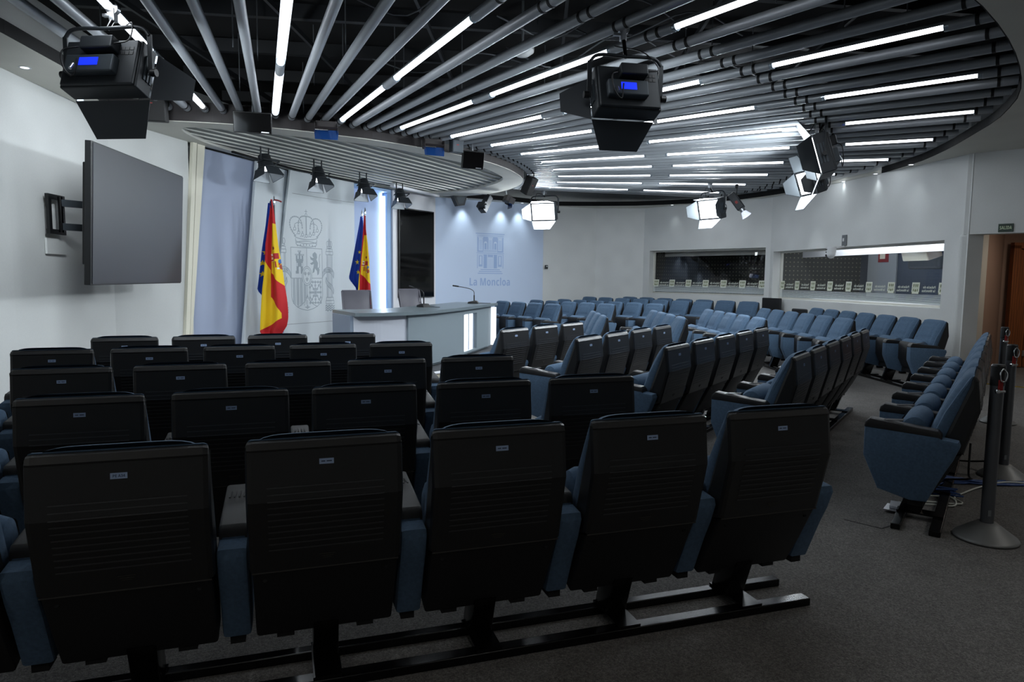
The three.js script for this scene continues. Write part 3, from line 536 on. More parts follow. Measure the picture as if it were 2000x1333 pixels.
// downlights in the soffits; unseen back of room ones added to brighten near seats
for (const [x, z, g, lab] of [[-4.43, -6.37, 0, 'small round downlight in the soffit above the white television wall'], [6.3, -11.04, 1], [6.25, -12.01, 1], [6.15, -12.95, 1], [3.97, -17.3, 2, 'small round downlight in the far soffit above the first window'], [-1.12, -16.32, 3], [-0.22, -16.92, 3], [0.22, -17.2, 3], [6.6, -6.6, 4], [6.0, -4.6, 4], [5.0, -2.6, 4], [3.6, -1.0, 4], [1.9, 0.2, 4], [0.0, 0.8, 4], [-2.0, 0.8, 4], [-3.6, -0.6, 4]]) {
  const o = thing('downlight', lab || (g === 4 ? 'unseen downlight added above the back of the room to light the near seats' : g === 1 ? 'small round downlight in the soffit along the long window wall' : 'small round downlight washing the blue emblem wall'), 'downlight', [x, CEIL, z], 0, ['', 'window wall downlights', '', 'emblem wall downlights', 'added back of room downlights'][g] || undefined);
  part('trim_ring', lathe([[0.035, -0.004], [0.05, -0.004], [0.052, 0.0], [0.035, 0.001]]), M.plasticWhite, o); part('lens', cyl(0.035, 0.035, 0.003, 0, -0.002, 0, 18), M.downFace, o, 'glowing lens');
  const s = new THREE.SpotLight(g === 4 ? new THREE.Color(1, 0.97, 0.93) : new THREE.Color(0.85, 0.95, 1), g === 3 ? I_DOWN : g === 4 ? I_REAR_FILL : I_DOWN * 0.15, 0, g === 4 ? 1.15 : 0.62, 1, 2); s.position.set(0, -0.02, 0); s.target.position.set(g === 3 ? -0.12 : 0, -2, g === 3 ? -0.2 : 0); s.shadow.radius = 1.5; o.add(s); o.add(s.target); s.target.name = 'aim';
}
// ------------------------------------------------------------------ television on its arm
{
  const A = new THREE.Vector3(-3.905, 2.005, -6.4), B = new THREE.Vector3(-4.16, 2.035, -8.67), c = A.clone().add(B).multiplyScalar(0.5), W = A.distanceTo(B);
  const tv = thing('television', 'very large dark television tilted out from the white wall on an arm', 'television', [c.x, c.y, c.z], turnOf([A.x, A.z], [B.x, B.z]));
  const body = new THREE.Group(); body.name = 'screen_unit'; body.rotation.x = 0.05; tv.add(body);
  part('housing', rbox(W, 1.33, 0.06, 0, 0, -0.035, 0.006), M.bezel, body); part('display', box(W - 0.03, 1.30, 0.006, 0.01, 0, -0.002), M.screen, body, 'matt dark grey display');
  part('back_case', rbox(W * 0.86, 0.95, 0.05, -0.1, 0, -0.088, 0.01), M.bezel, body, 'slim back case');
  const arm = thing('wall_bracket', 'black folding wall bracket arm carrying the large television', 'bracket', [-4.69, 2.06, -7.05], turnOf([-4.66, -6.4], [-4.86, -8.35]));
  part('wall_plate', [box(0.05, 0.40, 0.03, -0.12, 0, 0.02), box(0.05, 0.40, 0.03, 0.12, 0, 0.02), box(0.3, 0.05, 0.035, 0, 0.175, 0.02), box(0.3, 0.05, 0.035, 0, -0.175, 0.02)], M.bezel, arm);
  part('pivot', [cyl(0.025, 0.025, 0.36, 0, 0, 0.07, 12)], M.steelBlack, arm);
  for (const y of [0.12, -0.12]) part('arm', bar([0, y, 0.07], [0.45, y, 0.40], 0.05, 0.07), M.fixtureGrey, arm, 'grey folding arm');
  part('pivot', [cyl(0.025, 0.025, 0.34, 0.45, 0, 0.40, 12), box(0.12, 0.5, 0.03, 0.47, 0, 0.43)], M.steelBlack, arm);
  single('wall_cover', 'pale square cover plate on the white wall below the television bracket', 'cover', box(0.36, 0.16, 0.02, 0, 0, 0).rotateY(turnOf([-4.66, -6.4], [-4.86, -8.35])).translate(-4.715, 1.74, -7.1), M.wallWhite);
}
// ------------------------------------------------------------------ desk, microphones, chairs on the stage
{
  const F = new THREE.CatmullRomCurve3([[-1.98, -8.61], [-1.6, -8.80], [-1.18, -9.33], [-0.83, -10.3], [-0.55, -11.4], [-0.27, -12.55]].map(([x, z]) => new THREE.Vector3(x, 0, z))).getPoints(40).map((p) => [p.x, p.z]);
  const Bk = new THREE.CatmullRomCurve3([[-2.5, -9.48], [-2.15, -9.62], [-1.88, -9.95], [-1.62, -10.65], [-1.36, -11.65], [-1.05, -12.85]].map(([x, z]) => new THREE.Vector3(x, 0, z))).getPoints(30).map((p) => [p.x, p.z]);
  const inset = (k) => F.map((p, i) => { const a = F[Math.max(0, i - 1)], b = F[Math.min(F.length - 1, i + 1)], L = lenOf(a, b), n = [(b[1] - a[1]) / L, -(b[0] - a[0]) / L]; return [p[0] + n[0] * k, p[1] + n[1] * k]; });
  const o = thing('stage_desk', 'long curved pale grey conference desk with a glowing slot on the stage', 'desk');
  part('desk_top', slab([...F, ...Bk.slice().reverse()], 0.955, 1.0), M.deskTop, o, 'smooth grey curved desk top');
  const f = inset(0.12), f2 = inset(0.085);
  const cut = 13, slot0 = 28, slot1 = 33;
  const sec = (i, j, ff, y0, y1, mat, name, label) => { const out = []; for (let k = i; k < j; k++) { const a = ff[k], b = ff[k + 1], L = lenOf(a, b), n = [(b[1] - a[1]) / L * 0.05, -(b[0] - a[0]) / L * 0.05]; out.push(slab([a, b, [b[0] + n[0], b[1] + n[1]], [a[0] + n[0], a[1] + n[1]]], y0, y1)); } return part(name, out, mat, o, label); };
  sec(0, cut, f, STAGE + 0.035, 0.955, M.deskWhite, 'front_panel', 'white curved front panel');
  sec(cut, slot0, f2, STAGE + 0.035, 0.945, M.deskGrey, 'front_panel', 'blue grey curved front panel'); sec(slot1, 39, f2, STAGE + 0.035, 0.945, M.deskGrey, 'front_panel', 'blue grey curved front panel');
  sec(slot0, slot1, f2, STAGE + 0.035, 0.27, M.deskGrey, 'front_panel'); sec(slot0, slot1, f2, 0.87, 0.945, M.deskGrey, 'front_panel');
  const g = inset(0.15); sec(slot0, slot1 - 2, g, 0.25, 0.89, M.slotFace, 'light_slot', 'glowing white light slot'); sec(slot1 - 2, slot1, inset(0.13), 0.25, 0.89, M.deskEnd, 'slot_back'); const h = inset(0.115); sec(slot1 - 2, slot1 - 1, h, 0.25, 0.89, M.slotFace, 'light_slot', 'glowing white light slot');
  const e = f2[39], e2 = f2[40]; part('end_light', bar([e[0] + 0.01, 0.58, e[1]], [e2[0] + 0.03, 0.58, e2[1] - 0.1], 0.05, 0.68), M.slotFace, o, 'glowing white strip at the desk end');
  const lf = f[0], lb = [-2.46, -9.42]; const nL = lenOf(lb, lf);
  part('end_panel', bar([lb[0], 0.577, lb[1]], [lf[0] - 0.02, 0.577, lf[1]], 0.05, 0.755), M.deskEnd, o, 'blue grey desk end panel');
  const c2 = Bk.map(([x, z]) => [x + 0.1, z + 0.05]); const bp = []; for (let k = 0; k + 1 < c2.length; k++) bp.push(bar([c2[k][0], 0.577, c2[k][1]], [c2[k + 1][0], 0.577, c2[k + 1][1]], 0.04, 0.755)); part('back_panel', bp, M.deskGrey, o);
  part('plinth', (() => { const q = inset(0.16), out = []; for (let k = 0; k < 39; k++) out.push(bar([q[k][0], STAGE + 0.02, q[k][1]], [q[k + 1][0], STAGE + 0.02, q[k + 1][1]], 0.06, 0.04)); return out; })(), M.deskGrey, o, 'recessed plinth');
  const rl = new THREE.RectAreaLight(COOL, 1.5, 0.5, 0.6), gm = g[30]; rl.position.set(gm[0] + 0.02, 0.57, gm[1]); rl.rotation.y = turnOf(g[28], g[32]) + PI; o.add(rl);
  function mic(x, z, turn, label) {
    const m = thing('desk_microphone', label, 'microphone', [x, 1.0, z], turn);
    part('base', [prof([[-0.09, 0], [-0.08, 0.03], [0.03, 0.055], [0.07, 0.05], [0.10, 0.012], [0.10, 0]], -0.065, 0.065, 0.008)], M.mic, m);
    part('stem', [rod([0, 0.05, 0.02], [0, 0.15, 0.02], 0.011, 10)], M.mic, m);
    part('gooseneck', tube([[0, 0.15, 0.02], [0, 0.21, 0.015], [0, 0.25, -0.03], [0, 0.28, -0.14], [0, 0.30, -0.27]], 0.006, 24, 8), M.mic, m, 'thin bent black neck');
    part('capsule', rod([0, 0.30, -0.26], [0, 0.315, -0.37], 0.012, 10), M.mic, m);
    part('lead', tube([[0.06, 0.01, 0.06], [0.1, 0.006, 0.16], [0.06, 0.006, 0.25], [0.1, 0.006, 0.30]], 0.004, 20, 6), M.mic, m, 'thin black lead');
  }
  mic(-1.38, -10.55, 0.75, 'black gooseneck microphone on the desk in front of the upright black screen'); mic(-0.70, -12.15, 1.45, 'black gooseneck microphone near the glowing end of the curved desk');
  function stageChair(x, z, turn, label) {
    const c = thing('stage_chair', label, 'chair', [x, STAGE, z], turn, undefined);
    const bk = new THREE.PlaneGeometry(0.44, 0.56, 8, 8); const p = bk.attributes.position; for (let i = 0; i < p.count; i++) { const u = p.getX(i) / 0.22, v = p.getY(i) / 0.28; p.setZ(i, 0.03 * u * u - 0.05 * v * v + 0.09 * v); } bk.computeVertexNormals();
    const b2 = bk.clone().translate(0, 0, 0.035);
    part('backrest', [bk.clone().translate(0, 0.76, 0.22), b2.clone().translate(0, 0.76, 0.22)], std(0x55535c, 0.45, { side: THREE.DoubleSide }), c, 'grey leather backrest');
    part('back_frame', [rod([-0.23, 0.46, 0.16], [-0.23, 1.03, 0.30], 0.012), rod([0.23, 0.46, 0.16], [0.23, 1.03, 0.30], 0.012), rod([-0.23, 1.035, 0.295], [0.23, 1.035, 0.295], 0.014), rod([-0.23, 0.80, 0.27], [0.23, 0.80, 0.27], 0.009)], M.leather, c, 'slim grey back frame');
    part('seat', rbox(0.46, 0.06, 0.45, 0, 0.45, -0.02, 0.025), M.leather, c);
    part('column', cyl(0.025, 0.03, 0.36, 0, 0.24, 0, 12), M.chrome, c);
    for (let k = 0; k < 5; k++) { const a = k * PI * 0.4; part('leg', bar([0, 0.07, 0], [Math.sin(a) * 0.3, 0.03, Math.cos(a) * 0.3], 0.04, 0.03), M.chrome, c); }
  }
  stageChair(-2.32, -10.55, -2.62, 'grey leather stage chair in front of the pair of flags'); stageChair(-1.66, -12.15, -2.35, 'grey leather stage chair in front of the upright black screen');
}
// ------------------------------------------------------------------ flags
function cloth(rows, scale, x0, y0, waves, amp, phase) {   // rows: [y, left, right] in drawing units; hangs in local xy
  const nx = 26, ny = 44, pos = [], uv = [], idx = [];
  const yA = rows[0][0], yB = rows[rows.length - 1][0]; const xs = rows.flatMap((r) => [r[1], r[2]]), xm = Math.min(...xs), xM = Math.max(...xs);
  const at = (y) => { for (let i = 0; i + 1 < rows.length; i++) if (y <= rows[i + 1][0]) { const t = (y - rows[i][0]) / (rows[i + 1][0] - rows[i][0]); return [rows[i][1] + t * (rows[i + 1][1] - rows[i][1]), rows[i][2] + t * (rows[i + 1][2] - rows[i][2])]; } return rows[rows.length - 1].slice(1); };
  for (let j = 0; j <= ny; j++) { const t = j / ny, y = yA + t * (yB - yA), [l, r] = at(y); for (let i = 0; i <= nx; i++) { const s = i / nx, x = l + s * (r - l); pos.push((x - x0) * scale, (y0 - y) * scale, amp * Math.min(1, 0.15 + t * 1.6) * Math.sin(phase + waves * PI * s + 0.9 * t) - 0.05 * (s - 0.5) * (s - 0.5)); uv.push((x - xm) / (xM - xm), 1 - t); } }
  for (let j = 0; j < ny; j++) for (let i = 0; i < nx; i++) { const a = j * (nx + 1) + i; idx.push(a, a + nx + 1, a + 1, a + 1, a + nx + 1, a + nx + 2); }
  const g = new THREE.BufferGeometry(); g.setAttribute('position', new THREE.Float32BufferAttribute(pos, 3)); g.setAttribute('uv', new THREE.Float32BufferAttribute(uv, 2)); g.setIndex(idx); g.computeVertexNormals();
  return { g, box: [xm, yA, xM, yB] };
}
function star(c, x, y, r) { c.beginPath(); for (let k = 0; k < 10; k++) { const a = -PI / 2 + k * PI / 5, q = k % 2 ? r * 0.4 : r; c.lineTo(x + q * Math.cos(a), y + q * Math.sin(a)); } c.closePath(); c.fill(); }
function flagMat(bx, polys, extra) {
  const [x0, y0, x1, y1] = bx, W = 512, H = 1024;
  const t = canvasTex(W, H, (c) => { c.scale(W / (x1 - x0), H / (y1 - y0)); c.translate(-x0, -y0); for (const [col, ...p] of polys) { c.fillStyle = col; c.beginPath(); for (let i = 0; i < p.length; i += 2) c.lineTo(p[i], p[i + 1]); c.closePath(); c.fill(); } extra && extra(c); });
  return std(0xffffff, 0.75, { map: t, side: THREE.DoubleSide });
}
const RED = '#c01a20', YEL = '#f0c818', BLU = '#0d3aa0';
function smallArms(c, x, y, k, turn) {
  c.save(); c.translate(x, y); c.rotate(turn); c.scale(k, k);
  c.fillStyle = '#8a3a1c'; c.beginPath(); c.ellipse(2, -118, 14, 16, 0, 0, 7); c.fill();
  c.fillStyle = '#e9e4d8'; c.fillRect(-36, -70, 18, 70); c.fillStyle = RED; c.fillRect(-36, -50, 18, 10); c.fillRect(-46, -18, 40, 12);
  c.fillStyle = '#b3242a'; c.fillRect(-10, -70, 46, 52); c.fillStyle = YEL; for (let q = 0; q < 5; q++) { c.fillStyle = q % 2 ? YEL : '#a8282a'; c.fillRect(-20 + q * 12, 4, 11, 56); }
  c.fillStyle = '#3f6fb5'; c.beginPath(); c.ellipse(40, 6, 12, 20, 0, 0, 7); c.fill(); c.fillStyle = '#a8482a'; c.beginPath(); c.ellipse(46, 58, 18, 26, 0, 0, 7); c.fill(); c.strokeStyle = '#e0b040'; c.lineWidth = 3; c.stroke(); c.fillStyle = '#e9e4d8'; c.fillRect(16, 62, 14, 16);
  c.restore();
}
function flagPole(x, z, height, label) {
  const o = thing('flag_pole', label, 'flag pole', [x, STAGE, z]);
  part('pole', rod([0, 0.02, 0], [0, height - 0.12, 0], 0.013), M.tubeDark, o, 'slim dark pole'); part('spearhead', lathe([[0.0, 0.13], [0.004, 0.12], [0.022, 0.04], [0.008, 0.0], [0.016, -0.01], [0.012, -0.03], [0.0, -0.03]], 0, height - 0.12, 0, 10), M.chrome, o, 'polished spear tip'); part('foot', lathe([[0.0, 0.05], [0.03, 0.05], [0.035, 0.03], [0.075, 0.015], [0.078, 0.0], [0.0, 0.0]]), M.base, o); return o;
}
{
  // pair beside the blue panel
  const k = 10.9 / 1333 / 4.594, X = -3.735, Z = -10.8;
  flagPole(X, Z, 2.50, 'flag pole of the red and yellow flag in front of the pale panel'); flagPole(X - 0.09, Z - 0.2, 2.42, 'flag pole of the blue starred flag half hidden beside the slate blue panel');
  let q = cloth([[40, 155, 167], [150, 146, 180], [250, 130, 190], [430, 105, 206], [560, 100, 225], [700, 90, 242], [800, 76, 254], [900, 66, 269], [1000, 58, 277], [1080, 52, 277], [1150, 48, 262], [1200, 46, 228], [1256, 98, 200]], k, 170, 0, 3.0, 0.06, 0.6);
  let m = flagMat(q.box, [[RED, 40, 30, 300, 30, 300, 1270, 40, 1270], [YEL, 166, 245, 190, 252, 260, 800, 140, 680, 145, 500], [YEL, 90, 540, 137, 655, 130, 890, 200, 960, 235, 1030, 235, 1075, 40, 1190, 40, 900], [RED, 140, 680, 262, 805, 300, 1050, 230, 1230, 235, 1070, 236, 1020, 130, 890], ['#b81c22', 40, 1192, 150, 1130, 192, 1108, 230, 1258, 60, 1270]], (c) => smallArms(c, 184, 575, 0.95, -0.12));
  let f = single('spanish_flag', 'red and yellow crested flag draped down its pole before the pale panel', 'flag', q.g, m, undefined, true); f.position.set(X, 0.25 + 2.46, Z + 0.08); f.name = 'hanging_flag'; taken.hanging_flag = 0;
  q = cloth([[60, 140, 165], [260, 116, 170], [470, 80, 175], [640, 60, 180], [780, 40, 180], [835, 30, 180], [850, 45, 180], [872, 66, 180], [1000, 120, 190], [1215, 225, 246]], k, 170, 0, 2.6, 0.05, 1.8);
  m = flagMat(q.box, [[BLU, 0, 0, 400, 0, 400, 1300, 0, 1300]], (c) => { c.fillStyle = YEL; star(c, 80, 592, 30); star(c, 75, 690, 30); star(c, 104, 496, 28); });
  f = single('hanging_flag', 'blue flag with yellow stars half hidden beside the slate blue panel', 'flag', q.g, m, undefined, true); f.position.set(X - 0.085, 0.25 + 2.46, Z - 0.12);
  for (const [dx, col, lab] of [[0.02, M.red, 'red tied ribbon at the tip of the left hand flag pole'], [-0.02, M.gel, 'dark blue tied ribbon at the tip of the blue flag pole']]) single('flag_ribbon', lab.replace('left hand flag pole', 'pole beside the slate blue panel'), 'ribbon', tube([[X + dx, 2.63, Z + 0.06], [X + dx * 3 + 0.03, 2.62 - (dx < 0 ? 0.04 : 0), Z + 0.08], [X + dx * 4 + 0.06, 2.60 - (dx < 0 ? 0.1 : 0), Z + 0.06]], 0.012, 10, 5), col);
  // pair behind the desk
  const k2 = 12.6 / 1333 / 4.167, X2 = -2.69, Z2 = -12.55;
  flagPole(X2, Z2, 2.50, 'flag pole of the red and yellow flag in front of the lit blue recess'); flagPole(X2 - 0.09, Z2 - 0.16, 2.48, 'flag pole of the blue starred flag in front of the lit blue recess');
  q = cloth([[285, 1106, 1116], [400, 1099, 1122], [500, 1090, 1134], [640, 1078, 1146], [760, 1066, 1150], [880, 1056, 1156], [1000, 1050, 1160], [1150, 1060, 1150], [1260, 1085, 1140]], k2, 1110, 0, 2.4, 0.05, 0.9);
  m = flagMat(q.box, [[RED, 1000, 200, 1300, 200, 1300, 1400, 1000, 1400], [YEL, 1106, 440, 1128, 440, 1160, 835, 1078, 752, 1085, 640], [YEL, 1062, 720, 1072, 735, 1064, 1000, 1050, 1000]], (c) => smallArms(c, 1112, 690, 0.62, 0.1));
  f = single('hanging_flag', 'red and yellow flag with a crest hanging in front of the lit blue recess', 'flag', q.g, m, undefined, true); f.position.set(X2, 0.2 + 2.5 + 285 * k2 - 0.14, Z2 + 0.06);
  q = cloth([[290, 1078, 1092], [330, 1074, 1102], [480, 1045, 1102], [640, 1014, 1095], [780, 982, 1085], [800, 990, 1085], [865, 1040, 1080], [1100, 1050, 1080]], k2, 1110, 0, 2.2, 0.04, 2.0);
  m = flagMat(q.box, [[BLU, 900, 200, 1300, 200, 1300, 1400, 900, 1400]], (c) => { c.fillStyle = YEL; star(c, 1070, 575, 18); star(c, 1050, 655, 22); star(c, 1060, 735, 22); });
  f = single('hanging_flag', 'blue flag with yellow stars hanging in front of the lit blue recess', 'flag', q.g, m, undefined, true); f.position.set(X2 - 0.025, 0.2 + 2.5 + 285 * k2 - 0.14, Z2 - 0.03);
}
// ------------------------------------------------------------------ auditorium seats
const backFront = new THREE.CatmullRomCurve3([[0, 0.43, -0.295], [0, 0.52, -0.262], [0, 0.615, -0.228], [0, 0.72, -0.19], [0, 0.83, -0.142], [0, 0.91, -0.098], [0, 0.95, -0.062], [0, 0.955, -0.034]].map((p) => new THREE.Vector3(...p)));
function cushionGeo() {
  const nu = 20, nv = 24, pos = [], idx = [];
  for (let j = 0; j <= nv; j++) { const v = j / nv, p = backFront.getPointAt(v), t = backFront.getTangentAt(v), n = [-t.z * -1, 0]; const ny = t.z * -1 * -1, nz = -t.y; 
    for (let i = 0; i <= nu; i++) { const u = i / nu * 2 - 1, a = Math.abs(u); let off = -0.045 * Math.pow(a, 7);
      off -= 0.012 * Math.exp(-Math.pow((a - 0.62) / 0.05, 2)) * (v < 0.85 ? 1 : 0); if (a < 0.62) off -= 0.010 * Math.exp(-Math.pow((v - 0.5) / 0.02, 2)) + 0.008 * Math.exp(-Math.pow((v - 0.84) / 0.02, 2));
      pos.push(u * 0.243, p.y - off * (-ny) * 1, p.z + off * nz); } }
  for (let j = 0; j < nv; j++) for (let i = 0; i < nu; i++) { const a = j * (nu + 1) + i; idx.push(a, a + nu + 1, a + 1, a + 1, a + nu + 1, a + nu + 2); }
  const g = new THREE.BufferGeometry(); g.setAttribute('position', new THREE.Float32BufferAttribute(pos, 3)); g.setIndex(idx); g.computeVertexNormals();
  g.setAttribute('uv', new THREE.Float32BufferAttribute(new Float32Array(pos.length / 3 * 2), 2)); return g;
}
const rearT = [[0.905, -0.008], [0.745, 0.010], [0.49, -0.055], [0.2, -0.205]];
const rearZ = (y) => { for (let i = 0; i + 1 < rearT.length; i++) if (y >= rearT[i + 1][0]) { const t = (rearT[i][0] - y) / (rearT[i][0] - rearT[i + 1][0]); return rearT[i][1] + t * (rearT[i + 1][1] - rearT[i][1]); } return -0.205; };
const SG = {
  cushion: merged([cushionGeo(), prof([[-0.265, 0.43], [-0.20, 0.61], [-0.16, 0.72], [-0.105, 0.83], [-0.068, 0.90], [-0.045, 0.940], [-0.03, 0.942], [-0.04, 0.88], [-0.146, 0.575], [-0.20, 0.44]], -0.243, 0.243, 0.012)]),
  shell: merged(toCreasedNormals(prof([[-0.05, 0.88], [-0.042, 0.925], [-0.034, 0.940], [-0.018, 0.932], [-0.006, 0.912], [-0.008, 0.905], [0.010, 0.745], [-0.055, 0.49], [-0.20, 0.45], [-0.155, 0.575]], -0.25, 0.25, 0.02), 0.12)),
  low: merged(prof([[-0.062, 0.487], [-0.20, 0.445], [-0.30, 0.40], [-0.33, 0.22], [-0.22, 0.19], [-0.145, 0.32]], -0.238, 0.238, 0.01)),
  seam: merged(box(0.48, 0.005, 0.006, 0, 0.488, -0.058)),
  label: new THREE.PlaneGeometry(0.046, 0.018).rotateX(-0.112).translate(0, 0.865, -0.0018),
  mark: merged([0.05, 0.042, 0.026].map((w, i) => box(w, 0.0035, 0.002, 0, 0.538 - i * 0.007, rearZ(0.538 - i * 0.007) + 0.0015, 0.25))),
  screw: merged(cyl(0.007, 0.007, 0.006, 0, 0.452, -0.079, 10, PI / 2 - 0.45)),
  seat: merged(prof(soft([[-0.27, 0.36], [-0.247, 0.50], [-0.236, 0.60], [-0.25, 0.655], [-0.30, 0.682], [-0.355, 0.662], [-0.385, 0.61], [-0.375, 0.42], [-0.33, 0.34]]), -0.225, 0.225, 0.045)),
  pan: merged(prof([[-0.38, 0.645], [-0.405, 0.60], [-0.40, 0.40], [-0.345, 0.29], [-0.27, 0.29], [-0.335, 0.345], [-0.378, 0.42]], -0.21, 0.21, 0.01)),
  side: merged(prof([[-0.553, 0.602], [-0.552, 0.431], [-0.468, 0.24], [-0.30, 0.20], [-0.214, 0.205], [-0.138, 0.385], [-0.10, 0.463], [-0.070, 0.545], [-0.080, 0.572], [-0.158, 0.580], [-0.165, 0.602]], -0.047, 0.047, 0.012)),
  arm: merged(prof([[-0.556, 0.605], [-0.550, 0.635], [-0.526, 0.657], [-0.18, 0.622], [-0.163, 0.604], [-0.158, 0.577], [-0.18, 0.575]], -0.047, 0.047, 0.010)),
  grip: merged(box(0.005, 0.004, 0.16, 0, 0.6515, -0.435, -0.101)),
  foot: merged(box(0.05, 0.05, 0.08, 0, 0.195, -0.27)),
  leg: merged(prof([[-0.20, 0.22], [-0.325, 0.22], [-0.385, 0.037], [-0.265, 0.037]], -0.045, 0.045, 0.006)),
  plate: merged(box(0.10, 0.010, 0.25, 0, 0.0415, -0.265)),
  tab: merged(box(0.06, 0.035, 0.05, 0, 0.19, -0.25)),
};
const ribsGeo = merged(Array.from({ length: 11 }, (_, i) => { const y = 0.79 - i * 0.022; return box(0.37, 0.004, 0.004, 0, y, rearZ(y) + 0.0012, y < 0.745 ? 0.25 : -0.11); }));
const tagTex = (text) => canvasTex(128, 48, (c) => { c.fillStyle = '#9fb4d6'; c.fillRect(0, 0, 128, 48); c.fillStyle = '#30405e'; if (text) { c.font = 'bold 30px sans-serif'; c.textAlign = 'center'; c.fillText(text, 64, 35); } else { c.fillRect(18, 19, 34, 10); c.fillRect(64, 19, 46, 10); } });
M.tag = std(0xffffff, 0.6, { map: tagTex() }); M.tagA = std(0xffffff, 0.6, { map: tagTex('PE A34') });
function mk(name, g, mat, parent, label) { const m = new THREE.Mesh(g, mat); m.name = name; if (label) m.userData.label = label; parent.add(m); return m; }
function seatUnit(rear, endArm) {
  const o = new THREE.Group();
  const sh = mk('back_shell', SG.shell, M.shell, o, 'glossy black plastic back shell');
  if (rear) { const rb = new THREE.Mesh(ribsGeo, M.rib); rb.name = 'rib_field'; rb.userData.label = 'field of fine horizontal ribs'; rb.userData.kind = 'stuff'; sh.add(rb); mk('maker_mark', SG.mark, M.emblem, sh, 'small faint raised mark'); mk('seam', SG.seam, M.emblem, sh); }
  const lw = mk('lower_shell', SG.low, M.shellLow, o, 'matt black lower shell'); if (rear) { for (const x of [-0.2, 0.2]) mk('screw', SG.screw, M.steelBlack, lw).position.x = x; for (const x of [-0.14, 0.14]) mk('tab', SG.tab, M.black, lw).position.x = x; }
  if (rear) mk('seat_tag', SG.label, M.tag, o, 'small pale blue number sticker');
  mk('backrest', SG.cushion, M.fabric, o, 'blue fabric backrest');
  mk('seat', SG.seat, M.fabric, o, 'tipped up blue seat cushion'); mk('seat_pan', SG.pan, M.shellLow, o, 'black underside of the seat');
  mk('leg', SG.leg, M.steelBlack, o, 'slanted black leg'); mk('base_plate', SG.plate, M.steelBlack, o);
  const arm = (x) => { const p = mk('side_panel', SG.side, M.fabric, o, 'blue fabric side panel'); p.position.x = x; const a = mk('armrest', SG.arm, M.armBlack, o, 'black armrest'); a.position.x = x; for (let k = 0; k < 4; k++) mk('grip', SG.grip, M.rib, a).position.x = -0.024 + 0.016 * k; const f = mk('foot', SG.foot, M.black, p); };
  arm(-0.3); if (endArm) arm(0.3);
  return o;
}
const protos = {};
function seatRow(c, phi, dirSign, from, to, y, base, rear, labeler, group) {
  // c: place of seat 0; seats run along local +x of the row
  const d = [Math.cos(phi), -Math.sin(phi)];
  for (let n = from; n <= to; n++) {
    const key = (rear ? 'r' : 'f') + (n === to ? 'e' : 'm'); protos[key] ??= seatUnit(rear, n === to);
    const o = protos[key].clone(); o.name = numbered('auditorium_seat'); o.position.set(c[0] + d[0] * 0.6 * (n - base), y, c[1] + d[1] * 0.6 * (n - base)); o.rotation.y = phi;
    o.userData = { label: labeler(n, from, to), category: 'seat', group }; scene.add(o);
    if (rear && group === 'last row of the block facing the crest' && n === 0) o.traverse((q) => { if (q.name === 'seat_tag') q.material = M.tagA; });
  }
  const L = (to - from) * 0.6 + 0.62, mid = ((from + to) / 2 - base) * 0.6;
  const r = thing('seat_rail', 'pair of black floor rails carrying the ' + group, 'rail', [c[0] + d[0] * mid, y, c[1] + d[1] * mid], phi);
  part('rail', rbox(L, 0.036, 0.06, 0, 0.018, -0.165, 0.005), M.steelBlack, r); part('rail', rbox(L, 0.036, 0.05, 0, 0.018, -0.365, 0.005), M.steelBlack, r);
}
const ord = ['first', 'second', 'third', 'fourth', 'fifth', 'sixth', 'seventh', 'eighth'];
const rowLabel = (kind, where, fromWhat) => (n, a, b) => `${kind}, ${ord[fromWhat.rev ? b - n : n - a]} ${where}`;
const near = ['last', 'fourth', 'third', 'second', 'front'];
const PH = 0.318;
const rowsNear = [[[-0.03, -2.365], -1, 4, 'last row of the block facing the crest'], [[-0.698, -3.236], -1, 4, 'fourth row of the block facing the crest'], [[-1.357, -4.12], -1, 4, 'third row of the block facing the crest'], [[-2.015, -5.02], 0, 4, 'second row of the block facing the crest'], [[-2.06, -5.98], 0, 3, 'front row of the block facing the crest']];
for (const [c, a, b, g] of rowsNear) seatRow(c, PH, 1, a, b, 0, 2, true, (n) => `blue auditorium seat, ${ord[b - n]} from the aisle, ${g}`, g);
const PM = 0.962;
for (const [c, b, base, g, ph] of [[[0.39, -7.56], 2, 1, 'short middle row nearest the desk', PM], [[1.05, -6.65], 3, 1, 'second middle row from the desk', 0.985], [[1.70, -5.95], 4, 1, 'third middle row from the desk', 0.955], [[2.10, -4.86], 5, 0, 'fourth middle row from the desk', PM]])
  seatRow(c, ph, 1, 0, b, 0, base, true, (n) => `blue auditorium seat, ${ord[n]} from the aisle, ${g}`, g);
seatRow([2.76, -3.97], 0.947, 1, 0, 6, 0, 0, true, (n) => `blue auditorium seat, ${ord[n]} in the row beside the stanchion posts`, 'row beside the stanchion posts');
for (const [x, zc, n, g] of [[5.80, -11.685, 7, 'row along the long window'], [4.68, -11.307, 6, 'second row from the long window'], [3.46, -10.645, 5, 'third row from the long window'], [2.38, -10.04, 4, 'fourth row from the long window'], [1.33, -9.6 - 0.0, 3, 'fifth row from the long window']]) {
  // seats face the desk (towards -x); seat 0 of the run is the near end
  const zNear = zc + (n - 3) * 0.6 + (n === 3 ? 0.0 : 0);
  seatRow([x, zNear], PI / 2, 1, 0, n - 1, 0, 0, false, (k) => `blue auditorium seat, ${ord[k]} from the doorway end, ${g}`, g);
}
